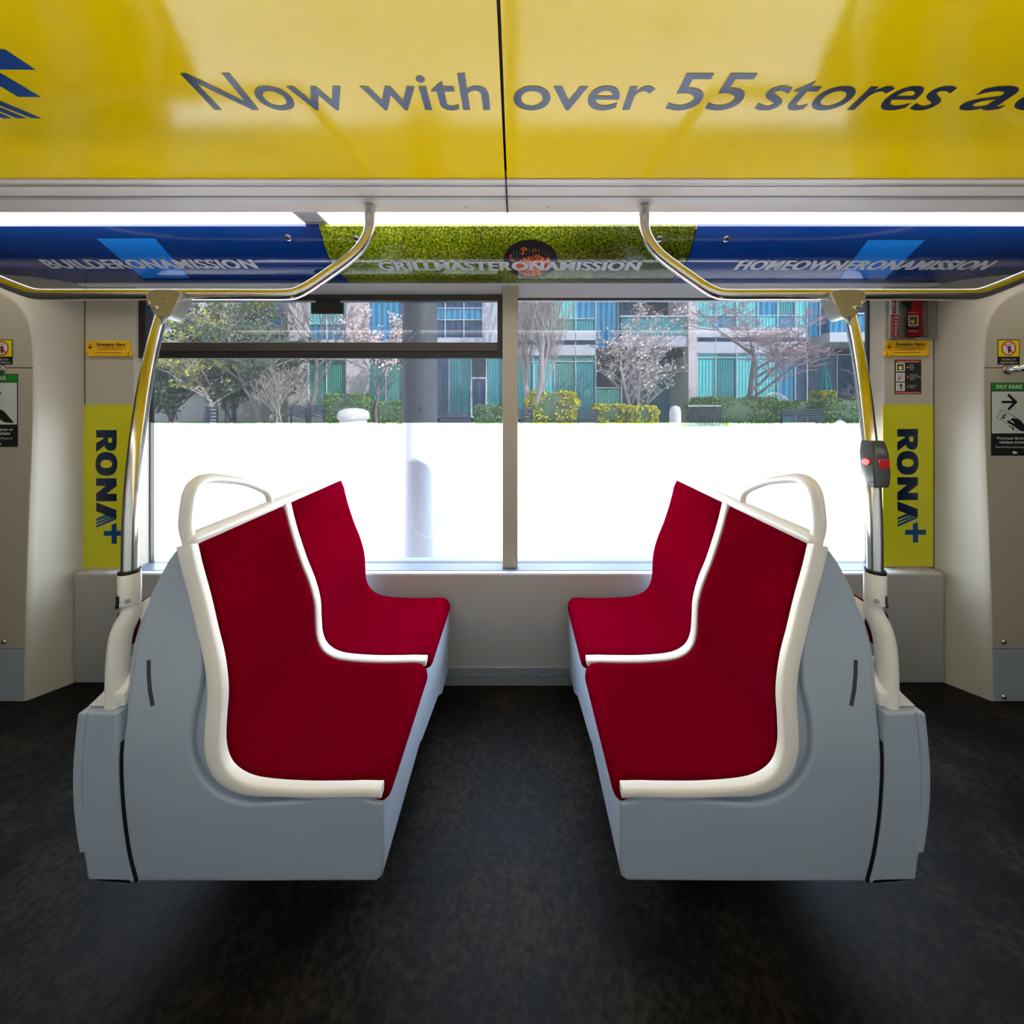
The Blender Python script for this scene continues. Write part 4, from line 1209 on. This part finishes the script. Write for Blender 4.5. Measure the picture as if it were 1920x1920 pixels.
# pillar and right-hand curtain wall
Wl(1291, TOP, 1306, 800, M_facade, DB-0.3, DB+3.2, 'pillar')
XH = [1306, 1341, 1380, 1420, 1457, 1490, 1512]
window(1306, 500, 1512, 616, [G_turq, G_turq, G_turq, G_blue, G_turq, G_turq, G_blue, G_turq, G_teal, G_blue], DB+0.1, XH, (592,))
for k in range(6): Wl(XH[k]+0.4, 616, XH[k+1]-0.4, 632, M_spandrel, DB, DB+0.4, 'spandrel')
window(1306, 633, 1512, 642, G_deep, DB+0.2, XH)
for k in range(6): Wl(XH[k]+0.4, 642.5, XH[k+1]-0.4, 662, M_spandrel, DB, DB+0.4, 'spandrel')
window(1306, 663, 1512, 790, [G_turq, G_turq, G_teal, G_teal, G_turq, G_turq, G_turq, G_turq, G_blue, G_blue, G_teal, G_deep], DB+0.15, XH, (671,))
# right recess
window(1512, 500, 1560, 640, [G_blue, G_deep], DB+1.6, 2); window(1512, 665, 1680, 790, [G_deep, G_deep, G_teal], DB+2.6, 3)
wbox(1556, 623, 1690, 641, DB-0.2, DB+3.0, 'balcony_parapet', M_spandrel, bld)
wbox(1556, 588, 1690, 623, DB-0.1, DB-0.06, 'balcony_glass', G_blue, bld)
wbox(1554, 586.5, 1690, 589, DB-0.2, DB+0.02, 'balcony_rail', M_mull, bld)
Wl(1690, TOP, 1850, 800)
Wl(800, TOP, 948, 520, M_spandrel); Wl(950, TOP, 1117, 520, M_spandrel); Wl(1306, TOP, 1560, 500, M_spandrel)

# planters and lawn
def planter(l, r, label, t=795.5, b=820.5):
    d = 20.0
    A = at(l, b, d); B = at(r, t, d)
    o = MB().box(A.x, B.x, d, d+0.45, ZGR, B.z).build('planter_wall', M_conc, bevel=0.10, seg=3, smooth=50)
    return tag(o, label, 'planter wall', 'low white planter walls')
planter(200, 748, 'long low white planter wall behind the left window')
planter(888, 1255, 'low white planter wall in front of the golden hedges')
planter(1374, 1720, 'low white planter wall at the right under the green hedge')
struct(MB().box(-40, 40, 20.5, DB+3, ZGR, 0.12).build('lawn', M_lawn))
struct(MB().box(-40, 40, 20.46, 20.5, ZGR, 0.16).build('kerb', M_conc))

# street pole between tram and planter
pc = at(787.5, 755, 4.0)
sp = thing('street_pole', 'thick pale grey steel pole standing close outside the left window', 'pole', (pc.x, 4.0, ZGR))
MB().tube([Vector((pc.x, 4.0, ZGR)), Vector((pc.x, 4.0, 2.0)), Vector((pc.x, 4.0, 6.5))], 0.176, 40).build('shaft', M_polegrey, sp, smooth=60)
MB().tube([Vector((pc.x, 4.0, ZGR)), Vector((pc.x, 4.0, ZGR+0.12))], 0.26, 32).build('base_flange', M_polegrey, sp, smooth=50)
q = at(789, 765, 3.83)
MB().disc(Vector((q.x, 3.825, q.z)), (0, -1, 0), 0.012, 0.01, 12).build('bolt', M_frame2, sp)

# litter bin
bd = 14.4
bb_ = at(663, 845, bd)
bn = thing('litter_bin', 'white round litter bin with domed lid on the paving', 'bin', (bb_.x, bd, ZGR))
MB().tube([Vector((bb_.x, bd, z)) for z in (ZGR, ZGR+0.05, 0.75, 0.82)], [0.44, 0.46, 0.48, 0.48], 28).build('body', M_conc, bn, smooth=50)
MB().tube([Vector((bb_.x, bd, z)) for z in (0.82, 0.86, 1.02, 1.14, 1.22, 1.25)], [0.50, 0.56, 0.56, 0.50, 0.32, 0.10], 28).build('lid', M_conc, bn, smooth=60)
MB().box(bb_.x-0.45, bb_.x-0.1, bd-0.49, bd-0.42, 0.48, 0.62).build('opening', M_polegrey, bn)

# benches and slatted seats
def slat_bench(l, r, t, b, d, label, arch=0.0, n=5, grp='dark slatted benches'):
    A = at(l, b, d); B = at(r, t, d)
    o = thing('slatted_bench', label, 'bench', ((A.x+B.x)/2, d, A.z), group=grp)
    for k in range(n):
        z = A.z + (B.z-A.z)*(k+0.5)/n; h = (B.z-A.z)/n*0.34
        if arch:
            pts = [Vector((A.x + (B.x-A.x)*u, d + 0.05*k, z + arch*math.sin(math.pi*(0.5+u*0.5 if arch > 0 else u)))) for u in [i/8 for i in range(9)]]
            MB().tube(pts, h*0.9, 6).build('slat', M_bench, o)
        else:
            MB().box(A.x, B.x, d+0.03*k, d+0.03*k+0.05, z-h, z+h).build('slat', M_bench, o)
    for x in (A.x+0.08, B.x-0.08):
        MB().box(x-0.04, x+0.04, d+0.2, d+0.28, 0.1 if d > 20.4 else ZGR, B.z).build('leg', M_bench, o)
    return o
slat_bench(538, 572, 764, 786, 21.2, 'black curved slat bench left of the tree trunk', 0.18)
slat_bench(574, 606, 764, 786, 21.2, 'black curved slat bench right of the tree trunk', 0.18)
slat_bench(381, 404, 762, 794, 20.9, 'narrow black slatted seat under the left trees', 0)
slat_bench(975, 1000, 766, 792, 21.4, 'dark slatted bench at the foot of the pale tree', 0)
slat_bench(1083, 1122, 766, 792, 21.4, 'dark slatted bench between two golden hedges', 0)
slat_bench(1468, 1545, 766, 793, 21.0, 'long blue slatted bench in front of the green hedge', 0, 6)
slat_bench(824, 882, 772, 797, 19.6, 'dark bench right of the street pole', 0, 4)
gt = thing('garden_gate', 'dark slatted garden gate panel beside the white bollard', 'gate', at(1320, 800, 21.5))
A = at(1290, 797, 21.5); B = at(1352, 760, 21.5)
for k in range(18):
    x = A.x + (B.x-A.x)*k/17
    MB().box(x-0.02, x+0.02, 21.5, 21.54, 0.05, B.z).build('bar', M_bench, gt)
MB().box(A.x, B.x, 21.48, 21.56, B.z-0.06, B.z).build('top_rail', M_mull, gt)
bo = at(1266, 820, 19.8)
tag(MB().tube([Vector((bo.x, 19.8, z)) for z in (ZGR, ZGR+0.1, 1.0, 1.22, 1.30)], [0.34, 0.30, 0.28, 0.22, 0.06], 20).build('bollard', M_conc, smooth=60), 'white rounded bollard at the end of the planter wall', 'bollard')
spo = at(1573, 845, 14.6)
sgn = thing('sign_post', 'thin post with a round sign near the right window edge', 'sign post', (spo.x, 14.6, ZGR))
MB().tube([Vector((spo.x, 14.6, ZGR)), Vector((spo.x, 14.6, 0.9))], 0.03, 10).build('post', M_polegrey, sgn)
MB().disc(Vector((spo.x, 14.56, 0.55)), (0, -1, 0), 0.25, 0.02, 24).build('plate', M_conc, sgn)

# trees
RNG = random.Random(7)
def leaf_cloud(points, size, jitter, rng):
    mb = MB()
    for p in points:
        p = p + Vector((rng.gauss(0, jitter), rng.gauss(0, jitter), rng.gauss(0, jitter)))
        a = Vector((rng.uniform(-1, 1), rng.uniform(-1, 1), rng.uniform(-1, 1))).normalized()
        b = a.orthogonal().normalized(); c = a.cross(b)
        s = size*rng.uniform(0.6, 1.3)
        mb.v += [p - b*s, p + c*s*0.7, p + b*s, p - c*s*0.7]
        o = len(mb.v)-4; mb.f.append((o, o+1, o+2, o+3))
    return mb
def fast_build(mb, name, m, parent):
    me = bpy.data.meshes.new(name); me.from_pydata([tuple(v) for v in mb.v], [], mb.f)
    return link(name, me, m, parent)
def tree(name, label, px, py, d, height, spread, seed, bark, levels=4, r0=0.12, fork=0.22, leaf=None, leaf_n=0, leaf_s=0.06, up=0.5, first=0.3, kids=4, twig=None, stems=1, cat='tree', zg=None, lsx=0):
    base = at(px, py, d)
    if zg is not None: base.z = zg
    rng = random.Random(seed)
    root = thing(name, label, cat, base, group='street trees and shrubs')
    trunk = MB(); twigs = MB(); tips = []
    def grow(p, dirv, L, r, lev):
        n = 3 if lev else 5
        pts = [p.copy()]; dv = dirv.copy()
        for i in range(n):
            dv = (dv + Vector((rng.gauss(0, .13), rng.gauss(0, .13), rng.gauss(0, .08) + up*0.06))).normalized()
            pts.append(pts[-1] + dv*(L/n))
        (trunk if lev <= 1 else twigs).tube(pts, [max(r*(1-0.6*i/n), 0.013) for i in range(n+1)], 7 if lev == 0 else (5 if lev == 1 else 3))
        if lev >= levels-1: tips.extend(pts[1:])
        if lev < levels:
            for k in range(kids if lev else kids+2):
                t = first + (1-first)*(k+rng.random())/(kids+ (0 if lev else 2))
                i = min(int(t*n), n-1); q = pts[i].lerp(pts[i+1], t*n-i)
                ang = rng.uniform(0, 2*math.pi)
                side = Vector((math.cos(ang)*1.0, math.sin(ang)*0.8, 0))
                nd = (dv*(0.35+up) + side*spread + Vector((0, 0, up*0.5))).normalized()
                grow(q, nd, L*rng.uniform(0.5, 0.68), r*(0.42 if lev else 0.45), lev+1)
    for s_ in range(stems):
        dv = Vector((rng.gauss(0, .10 if stems > 1 else .03) + lsx, rng.gauss(0, .05), 1)).normalized()
        grow(base + Vector((0.12*s_*(1 if s_ % 2 else -1), 0, 0)), dv, height*(0.62 if stems == 1 else rng.uniform(.5, .72)), r0, 0)
    fast_build(trunk, 'trunk', bark, root)
    stuff(fast_build(twigs, 'twigs', twig or bark, root))
    if leaf:
        pts = [rng.choice(tips) for _ in range(leaf_n)]
        stuff(fast_build(leaf_cloud(pts, leaf_s, 0.10, rng), 'foliage', leaf, root))
    return root
ZL = 0.12
tree('upright_tree', 'pale many-branched upright tree beside the window divider', 992, 790, 22.4, 9.5, 0.42, 3, M_bark, 4, 0.20, up=0.9, first=0.22, kids=5, zg=ZL, lsx=0.05, stems=2)
tree('blossom_tree', 'spreading magnolia with pale blossom in front of the dark recess', 1192, 775, 22.6, 6.3, 1.0, 11, M_bark, 4, 0.13, leaf=M_blossom, leaf_n=1500, leaf_s=0.075, up=0.38, first=0.15, kids=4, zg=ZL, stems=2)
tree('bare_tree', 'bare tree with fine pinkish twigs in front of turquoise curtains', 1403, 770, 22.8, 7.6, 1.15, 5, M_bark2, 5, 0.20, up=0.30, first=0.30, kids=4, twig=M_twig, zg=ZL)
tree('blossom_tree', 'pink blossom tree left of the street pole', 706, 780, 23.0, 6.2, 0.9, 21, M_bark2, 4, 0.10, leaf=M_blossom, leaf_n=2200, leaf_s=0.085, up=0.5, first=0.3, kids=4, zg=ZL)
tree('bare_tree', 'grey bare tree between the two curved benches', 577, 785, 21.6, 8.2, 0.7, 9, M_bark2, 4, 0.15, up=0.5, first=0.4, kids=4, zg=ZL)
tree('budding_tree', 'yellow-green budding tree near the middle of the left window', 486, 785, 23.5, 7.0, 0.9, 31, M_bark, 4, 0.12, leaf=M_leafd, leaf_n=4200, leaf_s=0.10, up=0.4, first=0.2, kids=4, zg=ZL, stems=2)
tree('budding_tree', 'leaning tree with yellow spring leaves above the black seat', 398, 785, 22.6, 6.6, 1.0, 41, M_bark, 4, 0.15, leaf=M_leafy, leaf_n=2600, leaf_s=0.09, up=0.35, first=0.25, kids=4, zg=ZL, stems=2)
tree('bare_tree', 'dense grey brush tree at the far left of the window', 318, 785, 24.0, 7.0, 0.9, 51, M_bark2, 4, 0.12, leaf=M_leafd, leaf_n=3200, leaf_s=0.10, up=0.45, first=0.2, kids=4, zg=ZL)
tree('budding_tree', 'budding tree with mixed yellow and green leaves behind the shrubs', 440, 785, 24.6, 8.5, 0.9, 61, M_bark2, 4, 0.13, leaf=M_leafy, leaf_n=2600, leaf_s=0.09, up=0.5, first=0.3, kids=4, zg=ZL)
tree('twiggy_shrub', 'bare reddish shrub beside the teal umbrella', 1612, 765, 22.0, 2.6, 0.9, 71, M_bark2, 3, 0.04, up=0.5, first=0.1, kids=4, twig=M_twig, stems=3, cat='shrub', zg=0.9)
tree('twiggy_shrub', 'grey tangled shrub left of the concrete pillar', 525, 790, 22.2, 3.6, 0.8, 81, M_bark, 3, 0.05, up=0.5, first=0.1, kids=5, stems=3, cat='shrub', zg=ZL)

tree('twiggy_shrub', 'dark leafy shrub under the yellow-leaved tree', 430, 790, 23.8, 4.2, 0.9, 91, M_bark2, 3, 0.05, leaf=M_leafd, leaf_n=2200, leaf_s=0.11, up=0.5, first=0.1, kids=5, stems=3, cat='shrub', zg=ZL)
tree('twiggy_shrub', 'dark leafy shrub at the far left behind the post', 330, 790, 22.6, 3.8, 0.9, 92, M_bark2, 3, 0.05, leaf=M_leafd, leaf_n=2200, leaf_s=0.11, up=0.5, first=0.1, kids=5, stems=3, cat='shrub', zg=ZL)
tree('twiggy_shrub', 'tall green leafy shrub left of the grey tangled shrub', 500, 790, 24.4, 5.4, 0.9, 93, M_bark, 3, 0.05, leaf=M_leafd, leaf_n=2400, leaf_s=0.11, up=0.5, first=0.1, kids=5, stems=3, cat='shrub', zg=ZL)
def hedge(l, t, r, b, d, m, label, seed, depth=1.2, n=2600, under=M_leafd):
    A = at(l, b, d); B = at(r, t, d)
    root = thing('clipped_hedge', label, 'hedge', ((A.x+B.x)/2, d, A.z), group='clipped hedges')
    rng = random.Random(seed)
    cx, cz = (A.x+B.x)/2, (A.z+B.z)/2; hx, hz, hy = (B.x-A.x)/2, (B.z-A.z)/2, depth/2
    core = MB(); nu, nv = 20, 10; rings = []
    def sup(a, e): return math.copysign(abs(a)**e, a)
    for j in range(nv+1):
        ph = -math.pi/2 + math.pi*j/nv
        rings.append([Vector((cx + hx*0.93*sup(math.cos(ph), .4)*sup(math.cos(2*math.pi*i/nu), .45), d + hy + hy*0.93*sup(math.cos(ph), .4)*sup(math.sin(2*math.pi*i/nu), .45), cz + hz*0.93*sup(math.sin(ph), .6))) for i in range(nu)])
    core.rings(rings)
    core.build('core', under, root, smooth=80)
    pts = []
    for _ in range(n):
        u, v = rng.uniform(0, 2*math.pi), math.asin(rng.uniform(-1, 1))
        k = 1 + 0.05*math.sin(5*u+seed) + 0.04*math.sin(9*v)
        pts.append(Vector((cx + hx*k*sup(math.cos(v), .4)*sup(math.cos(u), .45), d + hy + hy*k*sup(math.cos(v), .4)*sup(math.sin(u), .45), cz + hz*k*sup(math.sin(v), .6))))
    stuff(fast_build(leaf_cloud(pts, 0.075, 0.03, rng), 'leaves', m, root))
hedge(984, 734, 1086, 794, 22.0, M_hedgey, 'large rounded golden hedge beside the window divider', 1, n=4200)
hedge(1114, 758, 1180, 794, 21.8, M_hedgey, 'small golden hedge left of the magnolia trunk', 2, n=2200)
hedge(1182, 762, 1236, 794, 21.4, M_hedgey, 'small loose golden hedge right of the magnolia trunk', 3, n=1800)
hedge(1300, 745, 1470, 796, 22.0, M_hedgeg, 'long dark green hedge under the bare pinkish tree', 4, n=5200)
hedge(1466, 752, 1545, 780, 22.4, M_hedgeg, 'low green hedge behind the blue bench', 5, n=2400)
hedge(1542, 748, 1640, 796, 21.6, M_hedgeg, 'green hedge at the right edge of the window', 6, n=3000)
hedge(600, 738, 690, 794, 22.4, M_hedgeg, 'rounded green hedge behind the litter bin', 7, n=3200)
hedge(690, 752, 760, 794, 23.0, M_hedgeg, 'low green hedge left of the street pole', 8, n=2000)
hedge(890, 760, 945, 796, 22.6, M_hedgeg, 'green hedge by the glazed door left of the divider', 9, n=1800)
hedge(1545, 733, 1572, 752, 23.0, M_hedgey, 'small bright shrub below the teal umbrella', 10, n=700)

# closed umbrella, wire dome
uo = at(1545, 790, 23.6)
um = thing('garden_umbrella', 'closed teal garden umbrella on the terrace', 'umbrella', (uo.x, 23.6, ZL))
MB().tube([Vector((uo.x, 23.6, ZL)), Vector((uo.x, 23.6, 4.3))], 0.03, 10).build('pole', M_bench, um)
rg = []
for z, r in ((1.55, .52), (1.65, .50), (2.6, .34), (3.4, .18), (4.1, .05)):
    rg.append([Vector((uo.x + r*(1 if k % 2 else .62)*math.cos(2*math.pi*k/16), 23.6 + r*(1 if k % 2 else .62)*math.sin(2*math.pi*k/16), z)) for k in range(16)])
MB().rings(rg).build('canopy', M_umb, um)
do = at(1450, 770, 23.4)
dm = thing('wire_dome', 'round wire garden dome behind the green hedge', 'garden dome', (do.x, 23.4, ZL))
for k in range(9):
    a = math.pi*k/9
    pts = [Vector((do.x + 0.95*math.cos(t)*math.cos(a), 23.4 + 0.95*math.cos(t)*math.sin(a), 0.9 + 1.15*math.sin(t))) for t in [math.pi*i/16 for i in range(17)]]
    MB().tube(pts, 0.022, 5).build('hoop', M_mull, dm)
